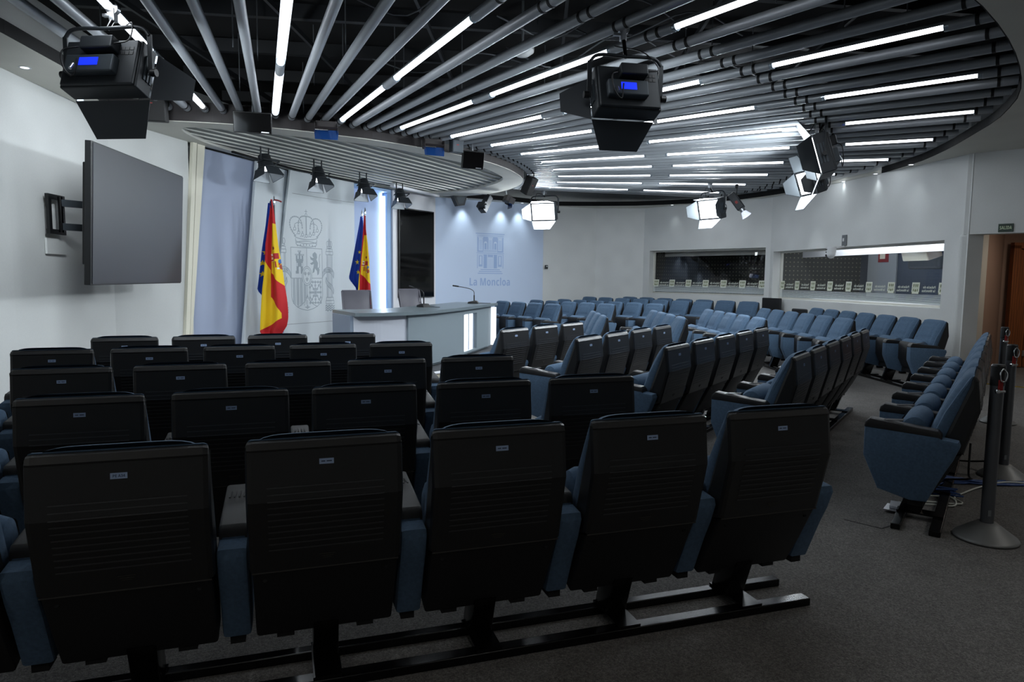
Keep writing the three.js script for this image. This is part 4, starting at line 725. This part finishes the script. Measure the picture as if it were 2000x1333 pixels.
for (const [x, z, n, y, g, a] of [[0.34, -14.39, 4, 0, 'first row past the glowing desk end', 0.967], [1.29, -15.08, 5, 0, 'second row past the glowing desk end', 0.961], [2.17, -15.6, 6, 0.0, 'third row past the glowing desk end', 0.96], [3.03, -15.95, 7, 0.05, 'fourth row past the glowing desk end', 0.96], [4.12, -16.3, 7, 0.05, 'last row under the darker window', 0.955]]) {
  const phi = PI - a, d = [Math.cos(phi), -Math.sin(phi)];
  const c = [x - d[0] * 0.6 * (n - 1) / 2, z - d[1] * 0.6 * (n - 1) / 2];
  seatRow(c, phi, 1, 0, n - 1, y, 0, false, (k) => `blue auditorium seat, ${ord[k]} from the aisle, ${g}`, g);
}
// ------------------------------------------------------------------ loose office chairs by the windows
for (const [x, z, t, w, h, top, lab] of [[5.47, -14.85, 2.0, 0.52, 0.30, 1.08, 'black square backed office chair between the two control room windows'], [5.58, -13.68, 1.9, 0.42, 0.32, 0.90, 'black round backed office chair under the long window']]) {
  const o = thing('office_chair', lab, 'chair', [x, 0, z], t);
  part('backrest', rbox(w, h, 0.06, 0, top - h / 2, 0.22, h > 0.31 ? 0.03 : 0.015), M.officeBlack, o); part('back_post', rod([0, 0.45, 0.2], [0, top - 0.12, 0.22], 0.02), M.officeBlack, o); part('seat', rbox(0.48, 0.08, 0.46, 0, 0.46, 0, 0.03), M.officeBlack, o); part('column', cyl(0.025, 0.03, 0.36, 0, 0.24, 0, 12), M.steelBlack, o);
  for (let k = 0; k < 5; k++) { const a = k * PI * 0.4; part('leg', bar([0, 0.07, 0], [Math.sin(a) * 0.28, 0.03, Math.cos(a) * 0.28], 0.04, 0.03), M.steelBlack, o); }
}
// ------------------------------------------------------------------ stage and studio lamps
function aim(o, t) { const d = new THREE.Vector3(...t).sub(o.position); o.rotation.order = 'YXZ'; o.rotation.y = Math.atan2(d.x, d.z); o.rotation.x = 0; return -Math.atan2(d.y, Math.hypot(d.x, d.z)); }
// LED studio panel: hangs from its clamp; head looks along its own +z
function studioPanel(label, clamp, drop, target, W, Hh, power, opts = {}) {
  const o = thing('studio_panel', label, 'studio light', clamp, 0);
  const head = new THREE.Group(); head.name = 'lamp_head'; head.position.y = -drop; o.add(head);
  const d = new THREE.Vector3(...target).sub(new THREE.Vector3(clamp[0], clamp[1] - drop, clamp[2]));
  o.rotation.y = Math.atan2(d.x, d.z) + (opts.yaw || 0); head.rotation.x = -Math.atan2(d.y, Math.hypot(d.x, d.z)) + (opts.tip || 0);
  const D = opts.depth || 0.16;
  part('housing', [rbox(W, Hh, D, 0, 0, -D / 2, 0.012), rbox(W * 0.94, Hh * 0.94, 0.03, 0, 0, -D - 0.01, 0.01)], M.fixture, head, 'black metal housing');
  part('diffuser', box(W - 0.06, Hh - 0.06, 0.006, 0, 0, 0.002), M.ledFace, head, 'glowing white diffuser');
  const bl = opts.blade || 0.22, A = opts.angles || [1.0, 1.0, 1.0, 1.0];
  const blade = (w, ang, rot, off) => {   // hinged at the rim of the face
    const g = plate([[-w / 2, 0], [w / 2, 0], [w / 2 - 0.10, bl], [-w / 2 + 0.10, bl]], 0.004); g.rotateX(ang); g.translate(0, off, 0.012); g.rotateZ(rot); const l = plate([[-w / 2 + 0.01, 0.005], [w / 2 - 0.01, 0.005], [w / 2 - 0.105, bl - 0.006], [-w / 2 + 0.105, bl - 0.006]], 0.0015, 0.0042).rotateX(ang).translate(0, off, 0.012).rotateZ(rot); return [g, l];
  };
  [[W, A[0], 0, Hh / 2], [W, A[1], PI, Hh / 2], [Hh, A[2], PI / 2, W / 2], [Hh, A[3], -PI / 2, W / 2]].forEach(([w, an, ro, of]) => { const [g, l] = blade(w, an, ro, of); part('lit_lining', l, M.doorInnerLit, part('barn_door', g, M.door, head, 'black barn door flap'), 'inner face of the flap painted pale as lamp light on it'); });
  for (const s of [-1, 1]) for (let k = 0; k < 3; k++) part('fin', box(0.012, Hh * 0.5, 0.02, s * (W / 2 + 0.005), 0, -0.03 - k * 0.035), M.fixtureGrey, head, 'cooling fin');
  // back: power box, control box with a blue display, vents, leads
  part('power_box', rbox(W * 0.42, Hh * 0.26, 0.10, -0.02, Hh * 0.28, -D - 0.07, 0.012), M.fixture, head, 'black power box');
  const cb = part('control_box', rbox(W * 0.62, Hh * 0.36, 0.07, 0.03, -Hh * 0.12, -D - 0.055, 0.012), M.fixtureGrey, head, 'control box');
  part('display', box(W * 0.24, Hh * 0.16, 0.004, 0.03, -Hh * 0.10, -D - 0.092), M.lcd, cb, 'glowing blue display');
  part('vent', [0, 1, 2, 3].flatMap((i) => [0, 1].map((j) => box(W * 0.045, Hh * 0.07, 0.004, -W * 0.40 + i * W * 0.055, Hh * 0.18 + j * Hh * 0.10, -D - 0.026))), M.bezel, head, 'vent holes');
  for (const g of [tube([[W * 0.2, Hh * 0.2, -D - 0.1], [W * 0.34, Hh * 0.05, -D - 0.14], [W * 0.30, -Hh * 0.3, -D - 0.12], [W * 0.2, -Hh * 0.42, -D - 0.10], [W * 0.16, -Hh * 0.1, -D - 0.12]], 0.006, 30, 6), tube([[-W * 0.25, Hh * 0.25, -D - 0.1], [-W * 0.42, Hh * 0.3, -D - 0.1], [-W * 0.3, Hh * 0.9, -D], [0.02, drop - 0.02, 0]], 0.005, 30, 6)]) part('lead', g, M.blackCable, head, 'black lead');
  part('plug', [rod([W * 0.24, -Hh * 0.15, -D - 0.09], [W * 0.24, -Hh * 0.28, -D - 0.11], 0.012)], M.steel, head, 'bright plug');
  const y0 = -drop, hw = W / 2 + 0.035;
  part('yoke', [bar([-hw, y0 - 0.02, -0.08], [-hw, y0 + Hh * 0.72, -0.08], 0.035, 0.012), bar([hw, y0 - 0.02, -0.08], [hw, y0 + Hh * 0.72, -0.08], 0.035, 0.012), tube([[-hw, y0 + Hh * 0.70, -0.08], [-hw + 0.05, y0 + Hh * 0.84, -0.08], [0, y0 + Hh * 0.86, -0.08], [hw - 0.05, y0 + Hh * 0.84, -0.08], [hw, y0 + Hh * 0.70, -0.08]], 0.014, 30, 6)], M.fixture, o, 'black suspension yoke');
  for (const s of [-1, 1]) part('tilt_knob', cyl(0.028, 0.028, 0.04, s * (hw + 0.025), y0, -0.08, 10, 0, 0, PI / 2), M.bezel, o);
  part('stem', rod([0, y0 + Hh * 0.84, -0.08], [0, -0.05, -0.02], 0.016), M.steelBlack, o);
  part('clamp', [rbox(0.05, 0.10, 0.05, 0, 0.0, 0, 0.01), cyl(0.05, 0.05, 0.04, 0, 0.05, 0, 14, PI / 2), box(0.08, 0.02, 0.03, 0.04, 0.0, 0)], M.steel, o, 'bright steel clamp');
  if (power) { const r = new THREE.RectAreaLight(COOL, power, W - 0.06, Hh - 0.06); r.position.z = 0.012; r.rotation.y = PI; head.add(r); }
  return o;
}
studioPanel('black studio panel light with blue display hanging in front of the white television wall', [-3.02, 3.40, -5.33], 0.45, [-2.2, 1.2, -10.6], 0.60, 0.38, L_NEAR, { yaw: 0.05, tip: 0.0, angles: [1.15, 0.6, 0.7, 1.0], blade: 0.28 });
studioPanel('black studio panel light with blue display hanging among the tubes over the middle aisle', [0.86, 3.40, -5.64], 0.50, [-1.6, 1.2, -11], 0.52, 0.36, L_NEAR, { yaw: -0.24, tip: 0.02, angles: [1.15, 0.7, 1.0, 0.35], blade: 0.24 });
studioPanel('glowing white studio panel hanging in front of the corner by the emblem wall', [0.68, 3.38, -15.7], 0.42, [-1.2, 1.1, -10.2], 0.58, 0.42, L_PANEL, { angles: [1.2, 0.9, 0.8, 1.3], blade: 0.24 });
studioPanel('glowing white studio panel hanging above the far seat rows beside the red marked spotlight', [4.02, 3.38, -14.2], 0.48, [-1.5, 1.2, -10.5], 0.56, 0.42, L_PANEL, { angles: [1.35, 0.9, 0.5, 1.2], blade: 0.24 });
studioPanel('large dark sided studio panel with open flaps above the window side rows', [3.85, 3.38, -8.9], 0.36, [-2.0, 1.2, -11], 0.62, 0.50, L_PANEL, { angles: [0.35, 0.6, 0.35, 0.9], blade: 0.26 });
studioPanel('glowing studio panel with wide flaps hanging beside the large dark sided panel', [4.38, 3.38, -10.4], 0.46, [-1.5, 0.8, -9.6], 0.44, 0.38, L_PANEL, { angles: [0.3, 0.9, 0.3, 1.2], blade: 0.26 });
// spotlights under the canopy
for (const [x, z, tx, tz, lab] of [[-3.66, -10.28, -1.6, -9.0, 'small black barn door spotlight hanging in front of the slate blue panel'], [-3.20, -11.42, -1.3, -9.6, 'small black barn door spotlight hanging in front of the crest panel'], [-2.74, -12.72, -0.9, -10.6, 'small black barn door spotlight hanging before the lit blue recess'], [-2.30, -14.1, -0.5, -11.6, 'small black barn door spotlight hanging above the tall upright screen']]) {
  const o = thing('stage_spotlight', lab, 'spotlight', [x, CEIL, z]); const d = new THREE.Vector3(tx - x, 0, tz - z); o.rotation.y = Math.atan2(d.x, d.z);
  part('drop_rod', rod([-0.09, 0.04, 0], [-0.09, -0.16, 0], 0.012), M.fixture, o); part('drop_rod', rod([0.05, 0.04, 0], [0.05, -0.14, 0], 0.012), M.fixture, o);
  const h = new THREE.Group(); h.name = 'lamp_head'; h.position.y = -0.24; h.rotation.x = 1.28; o.add(h);
  part('housing', [place(new THREE.CylinderGeometry(0.12, 0.085, 0.2, 20, 1, false), 0, 0, -0.06, PI / 2), place(new THREE.TorusGeometry(0.12, 0.012, 8, 20), 0, 0, 0.04)], M.fixture, h, 'black round housing');
  part('lens', cyl(0.10, 0.10, 0.01, 0, 0, 0.042, 20, PI / 2), M.ledFace, h, 'glowing lens');
  for (const [ro, w] of [[0, 0.24], [PI, 0.24], [PI / 2, 0.2], [-PI / 2, 0.2]]) { const g = plate([[-w / 2, 0], [w / 2, 0], [w / 2 + 0.03, 0.16], [-w / 2 - 0.03, 0.16]], 0.003); g.rotateX(1.18).translate(0, 0.115, 0.045).rotateZ(ro); const l = plate([[-w / 2 + 0.01, 0.004], [w / 2 - 0.01, 0.004], [w / 2 + 0.02, 0.155], [-w / 2 - 0.02, 0.155]], 0.0015, 0.0032).rotateX(1.18).translate(0, 0.115, 0.045).rotateZ(ro); part('lit_lining', l, M.doorInnerLit, part('barn_door', g, M.door, h, 'barn door flap'), 'inner face of the flap painted pale as lamp light on it'); }
  part('yoke', [bar([-0.14, 0, -0.03], [-0.14, 0.14, -0.03], 0.02, 0.01), bar([0.14, 0, -0.03], [0.14, 0.14, -0.03], 0.02, 0.01), bar([-0.14, 0.14, -0.03], [0.14, 0.14, -0.03], 0.02, 0.012)], M.fixture, h);
  part('lead', tube([[-0.12, 0.06, -0.06], [-0.2, 0.14, -0.05], [-0.2, 0.28, 0.0]], 0.004, 14, 5), M.blackCable, h);
  const s = new THREE.SpotLight(COOL, I_SPOT, 0, 0.6, 0.7, 2); s.position.set(0, 0, 0.07); s.target.position.set(0, 0, 2); s.shadow.radius = 4; h.add(s); h.add(s.target); s.target.name = 'aim';
}
// small red marked spotlight among the far tubes
{
  const o = thing('profile_spotlight', 'slim black spotlight with a red mark and a glowing nose above the far rows', 'spotlight', [4.60, 3.36, -14.3], 1.1);
  const h = new THREE.Group(); h.name = 'lamp_head'; h.position.y = -0.28; h.rotation.x = 0.95; o.add(h);
  part('housing', rbox(0.16, 0.16, 0.38, 0, 0, 0, 0.02), M.fixture, h); part('mark', box(0.004, 0.05, 0.06, -0.082, 0, 0.03), M.red, h, 'red mark'); part('snout', cyl(0.05, 0.06, 0.1, 0, 0, 0.23, 14, PI / 2), M.steel, h); part('reflector', place(new THREE.CylinderGeometry(0.10, 0.05, 0.12, 18, 1, true), 0, 0, 0.32, PI / 2), std(0xdfe6ee, 0.3, { side: THREE.DoubleSide, emissive: 0xdfe8ff, emissiveIntensity: 0.6 }), h, 'bright reflector'); part('lens', sph(0.035, 0, 0, 0.30), M.ledFace, h, 'glowing lamp');
  part('stem', rod([0, 0, 0], [0, -0.22, 0], 0.014), M.fixture, o); part('clamp', rbox(0.06, 0.08, 0.06, 0, 0.03, 0, 0.01), M.fixture, o);
  const s = new THREE.SpotLight(COOL, I_SPOT * 0.12, 0, 0.35, 0.6, 2); s.position.z = 0.36; s.target.position.set(0, 0, 3); h.add(s); h.add(s.target); s.target.name = 'aim';
}
// devices around the canopy rim
function rimMonitor(label, x, y, z, turn, w, hh, tip) {
  const o = thing('hanging_monitor', label, 'monitor', [x, y, z], turn); const h = new THREE.Group(); h.name = 'monitor_head'; h.rotation.x = tip; o.add(h);
  part('case', rbox(w, hh, 0.06, 0, 0, -0.03, 0.008), M.bezel, h); part('display', box(w - 0.02, hh - 0.02, 0.004, 0, 0, 0.002), M.screenGloss, h, 'dark glossy display'); part('badge', box(0.09, 0.012, 0.002, w / 2 - 0.08, -hh / 2 + 0.02, 0.005), M.steel, h, 'small silver badge');
  part('hook', [rod([0, hh / 2 - 0.02, -0.04], [0, hh / 2 + 0.16, -0.06], 0.01)], M.steel, o);
}
rimMonitor('black monitor hanging on the canopy rim in front of the slatted underside', -3.16, 3.30, -8.45, 0.30, 0.44, 0.25, 0.15);
rimMonitor('black tilted monitor hanging on the canopy rim beside a grey speaker', -0.60, 3.20, -10.35, 0.42, 0.34, 0.26, 0.25);
function speakerBox(label, x, y, z, turn, w, hh, dd, mat, tip = 0.1) { const o = thing('wall_speaker', label, 'speaker', [x, y, z], turn); const h = new THREE.Group(); h.name = 'cabinet'; h.rotation.x = tip; o.add(h); part('case', rbox(w, hh, dd, 0, 0, 0, 0.012), mat, h); part('grille', box(w - 0.03, hh - 0.03, 0.006, 0, 0, dd / 2 + 0.002), mat === M.speakerBlack ? M.speakerBlack : M.fixtureGrey, h, 'fine mesh grille'); part('badge', box(0.035, 0.012, 0.003, -0.01, hh * 0.1, dd / 2 + 0.006), M.red, h, 'small red badge'); part('bracket', rod([0, hh / 2 - 0.01, 0], [0, hh / 2 + 0.08, -0.03], 0.012), M.fixture, o); return o; }
speakerBox('black loudspeaker at the end of the canopy above the television wall', -4.14, 3.38, -8.05, 0.25, 0.27, 0.33, 0.18, M.speakerBlack, 0.12);
speakerBox('grey loudspeaker on the canopy rim between a blue gel lamp and a monitor', -0.84, 3.36, -10.15, 0.5, 0.17, 0.18, 0.15, M.fixtureGrey, 0.1);
speakerBox('dark loudspeaker hanging on the round end of the canopy rim', 0.30, 3.22, -13.25, 0.9, 0.2, 0.34, 0.16, M.speakerBlack, 0.5);
function gelLamp(label, x, y, z, turn, tip) { const o = thing('gel_lamp', label, 'lamp', [x, y, z], turn); const h = new THREE.Group(); h.name = 'lamp_head'; h.rotation.x = tip; o.add(h);
  part('housing', [rbox(0.26, 0.14, 0.12, 0, 0.02, 0, 0.01)], M.fascia, h, 'brown black housing'); part('hood', [place(plate([[-0.13, 0], [0.13, 0], [0.15, 0.10], [-0.15, 0.10]], 0.004), 0, -0.05, 0.06, 0.9), box(0.004, 0.13, 0.12, -0.14, 0, 0.08), box(0.004, 0.13, 0.12, 0.14, 0, 0.08)], M.fascia, h); part('gel', [place(plate([[-0.14, -0.12], [0.14, -0.12], [0.15, 0.0], [-0.15, 0.0]], 0.004), 0, -0.03, 0.10, -0.25)], M.gel, h, 'dark blue colour gel'); part('gel_edge', box(0.16, 0.012, 0.02, -0.06, -0.03, 0.12), M.chrome, h, 'shiny gel fold'); part('hook', rod([0, 0.08, 0], [0, 0.2, -0.02], 0.008), M.steel, o); }
gelLamp('dark lamp with a blue gel on the canopy rim over the crest panel', -2.40, 3.34, -8.93, 0.27, 0.1); gelLamp('dark lamp with a crumpled blue gel on the canopy rim next to the grey speaker', -1.16, 3.32, -9.88, 0.42, 0.1); gelLamp('small lamp with a blue gel under the far end of the canopy rim', -0.14, 3.14, -14.95, 1.9, 0.4);
{ const o = thing('projector_lamp', 'dark angular lamp under the canopy rim before the emblem wall', 'lamp', [-0.62, 3.10, -15.45], 0.9); const h = new THREE.Group(); h.name = 'lamp_head'; h.rotation.z = -0.6; o.add(h); part('housing', [rbox(0.14, 0.42, 0.16, 0, 0, 0, 0.015), rbox(0.10, 0.14, 0.22, -0.08, -0.1, 0, 0.01)], M.fixture, h); part('lens', cyl(0.04, 0.04, 0.02, -0.09, -0.12, 0.12, 12, PI / 2), M.screenGloss, h); part('bracket', rod([0.05, 0.15, 0], [0.1, 0.26, 0], 0.014), M.fixture, o);
  const p = thing('corner_speaker', 'small black wedge speaker under the canopy by the emblem wall', 'speaker', [-1.26, 3.26, -15.95], 0.6); part('case', plate([[-0.19, 0.06], [0.19, 0.08], [0.12, -0.14], [-0.06, -0.17]], 0.14, -0.07), M.fixture, p); part('grille', plate([[-0.10, 0.03], [0.14, 0.05], [0.08, -0.10], [-0.04, -0.12]], 0.006, 0.07), M.fixtureGrey, p, 'grey grille'); }
// ------------------------------------------------------------------ wall fittings
{
  const a = WR[3], b = WR[4], t = turnOf(a, b), e = new THREE.Euler(0, t, 0), at = (s, y, z) => { const v = new THREE.Vector3(s, y, z).applyEuler(e); return [v.x + a[0], v.y, v.z + a[1]]; };
  const o = thing('dome_camera', 'white dome camera on a wall bracket above the long window', 'camera', at(2.62, 2.17, 0.0), t);
  part('wall_plate', rbox(0.13, 0.2, 0.02, 0.0, 0.05, 0.012, 0.004), M.plasticGrey, o, 'grey wall plate'); part('socket', rbox(0.04, 0.06, 0.02, 0, 0.06, 0.03, 0.008), M.plasticWhite, o); part('bracket', [bar([0, -0.06, 0.01], [-0.03, -0.10, 0.2], 0.04, 0.03), cyl(0.09, 0.09, 0.03, -0.04, -0.09, 0.24, 18)], M.plasticWhite, o);
  part('head', [cyl(0.085, 0.08, 0.08, -0.04, -0.14, 0.24, 20), sph(0.078, -0.04, -0.2, 0.24, 1, 1.15, 1)], M.plasticWhite, o, 'white round camera head'); part('eye', [cyl(0.022, 0.022, 0.02, -0.085, -0.23, 0.305, 12, PI / 2, -0.6), cyl(0.014, 0.014, 0.02, -0.095, -0.17, 0.298, 10, PI / 2, -0.6), box(0.05, 0.012, 0.01, -0.06, -0.12, 0.322)], M.screenGloss, o, 'black lens');
  const a2 = OP[0], t2 = turnOf(...OP), e2 = new THREE.Euler(0, t2, 0), v = new THREE.Vector3(0.455, 2.235, 0.012).applyEuler(e2);
  const s = thing('exit_sign', 'dark green exit sign reading SALIDA above the corridor opening', 'sign', [a2[0] + v.x, v.y, a2[1] + v.z], t2);
  part('plate', rbox(0.175, 0.115, 0.016, 0, 0, 0, 0.003), std(0x12251d, 0.5), s);
  const tx = canvasTex(256, 160, (c) => { c.fillStyle = '#122a20'; c.fillRect(0, 0, 256, 160); c.strokeStyle = '#5f7a6a'; c.lineWidth = 4; c.strokeRect(6, 6, 244, 148); c.fillStyle = '#c9d8b4'; c.font = 'bold 92px sans-serif'; c.textAlign = 'center'; c.save(); c.translate(128, 112); const w = c.measureText('SALIDA').width; c.scale(216 / w, 1.05); c.fillText('SALIDA', 0, 0); c.restore(); });
  part('lettering', new THREE.PlaneGeometry(0.168, 0.108).translate(0, 0, 0.0095), std(0xffffff, 0.5, { map: tx }), s, 'pale green letters SALIDA', true);
  const th = thing('wall_switch', 'small black control box on the corner beside the blue emblem wall', 'switch', [0.86, 1.75, -17.76], turnOf(WR[0], WR[1])); part('case', rbox(0.07, 0.10, 0.05, 0, 0, 0.03, 0.008), M.bezel, th); part('dial', cyl(0.018, 0.018, 0.01, 0, 0.015, 0.06, 12, PI / 2), M.steel, th);
}
// ------------------------------------------------------------------ stanchion posts and floor cables
for (const [x, z, lab] of [[2.73, -3.80, 'dark metal stanchion post with conical base nearest the last seat of the posts row'], [3.72, -5.05, 'dark metal stanchion post standing in the middle behind the posts row'], [5.10, -7.05, 'dark metal stanchion post farthest along the row towards the doorway']]) {
  const o = thing('stanchion_post', lab, 'post', [x, 0, z]);
  part('base', lathe([[0, 0.10], [0.05, 0.10], [0.07, 0.085], [0.155, 0.022], [0.162, 0.012], [0.162, 0.0], [0, 0]], 0, 0, 0, 40), M.base, o, 'grey conical base');
  part('post', cyl(0.034, 0.034, 0.86, 0, 0.52, 0, 24), M.post, o, 'dark grey metal post'); part('head', [cyl(0.036, 0.036, 0.11, 0, 0.945, 0, 24), cyl(0.03, 0.036, 0.01, 0, 1.004, 0, 24)], M.bezel, o);
  part('belt_slot', [rbox(0.024, 0.06, 0.016, -0.005, 0.895, 0.032, 0.004)], M.red, o, 'red belt end'); part('belt_clip', tube([[-0.0, 0.99, 0.04], [-0.018, 0.965, 0.045], [-0.010, 0.92, 0.045], [0.012, 0.92, 0.045], [0.018, 0.965, 0.045], [0, 0.99, 0.04]], 0.004, 26, 6), M.chrome, o, 'bright steel clip'); part('side_clip', [sph(0.014, -0.02, 0.86, 0.035), rod([-0.03, 0.86, 0.035], [0.02, 0.86, 0.035], 0.008)], M.chrome, o); part('sticker', box(0.018, 0.035, 0.002, -0.012, 0.16, 0.0335), M.plasticGrey, o, 'small grey sticker');
}
{
  const o = thing('cable_bundle', 'tangled bundle of blue cables on the carpet behind the posts row', 'cable');
  for (let k = 0; k < 12; k++) { const j = () => (rnd() - 0.5) * 0.10; part('cable', tube([[3.02 + j(), 0.012 + 0.004 * k, -4.52 + j()], [2.92 + j(), 0.012 + 0.004 * k, -4.60 + j()], [3.05 + j(), 0.014 + 0.004 * k, -4.80 + j()], [3.25 + j(), 0.012 + 0.003 * k, -4.86 + j()], [3.5 + j(), 0.012, -4.86 + j()], [4.3 + j(), 0.012, -4.9 + j()]], 0.006, 30, 5), M.blueCable, o); }
  single('white_cable', 'loose white cable curving across the carpet past the stanchion bases', 'cable', tube([[2.75, 0.012, -4.42], [2.98, 0.012, -4.38], [3.0, 0.012, -4.5], [3.15, 0.012, -4.62], [3.35, 0.014, -4.75], [3.6, 0.02, -4.85], [3.9, 0.012, -4.8], [4.4, 0.012, -4.75]], 0.006, 50, 6), M.whiteCable);
  single('white_cable', 'short white cable loop on the carpet under the last seat of the posts row', 'cable', tube([[2.55, 0.012, -4.40], [2.75, 0.012, -4.36], [2.9, 0.012, -4.34], [2.95, 0.03, -4.45], [2.8, 0.012, -4.55]], 0.006, 30, 6), M.whiteCable);
  for (const [dx, lab] of [[0, 'black cable hanging behind the seats of the posts row'], [0.5, 'black cable sagging between the seats and the middle stanchion']]) single('black_cable', lab, 'cable', tube([[3.05 + dx, 0.40, -4.45 - dx], [3.05 + dx, 0.2, -4.45 - dx], [3.2 + dx, 0.10, -4.65 - dx], [3.15 + dx, 0.02, -4.95 - dx], [3.3 + dx, 0.012, -5.2 - dx]], 0.007, 30, 6), M.blackCable);
  single('floor_bracket', 'bright bent steel bracket under the last seat of the posts row', 'bracket', [box(0.14, 0.006, 0.10, 0, 0.02, 0, 0, 0.9, 0).translate(2.46, 0.0, -4.26), box(0.05, 0.05, 0.10, 0, 0.03, 0, 0, 0.9, 0.5).translate(2.48, 0.0, -4.24)], M.steel);
}
// ------------------------------------------------------------------ shadows on everything, then hand over
scene.traverse((o) => { if (o.isMesh) { o.castShadow = true; o.receiveShadow = true; } if (o.isSpotLight) o.castShadow = true; });
scene.updateMatrixWorld(true);
renderer.render(scene, camera);
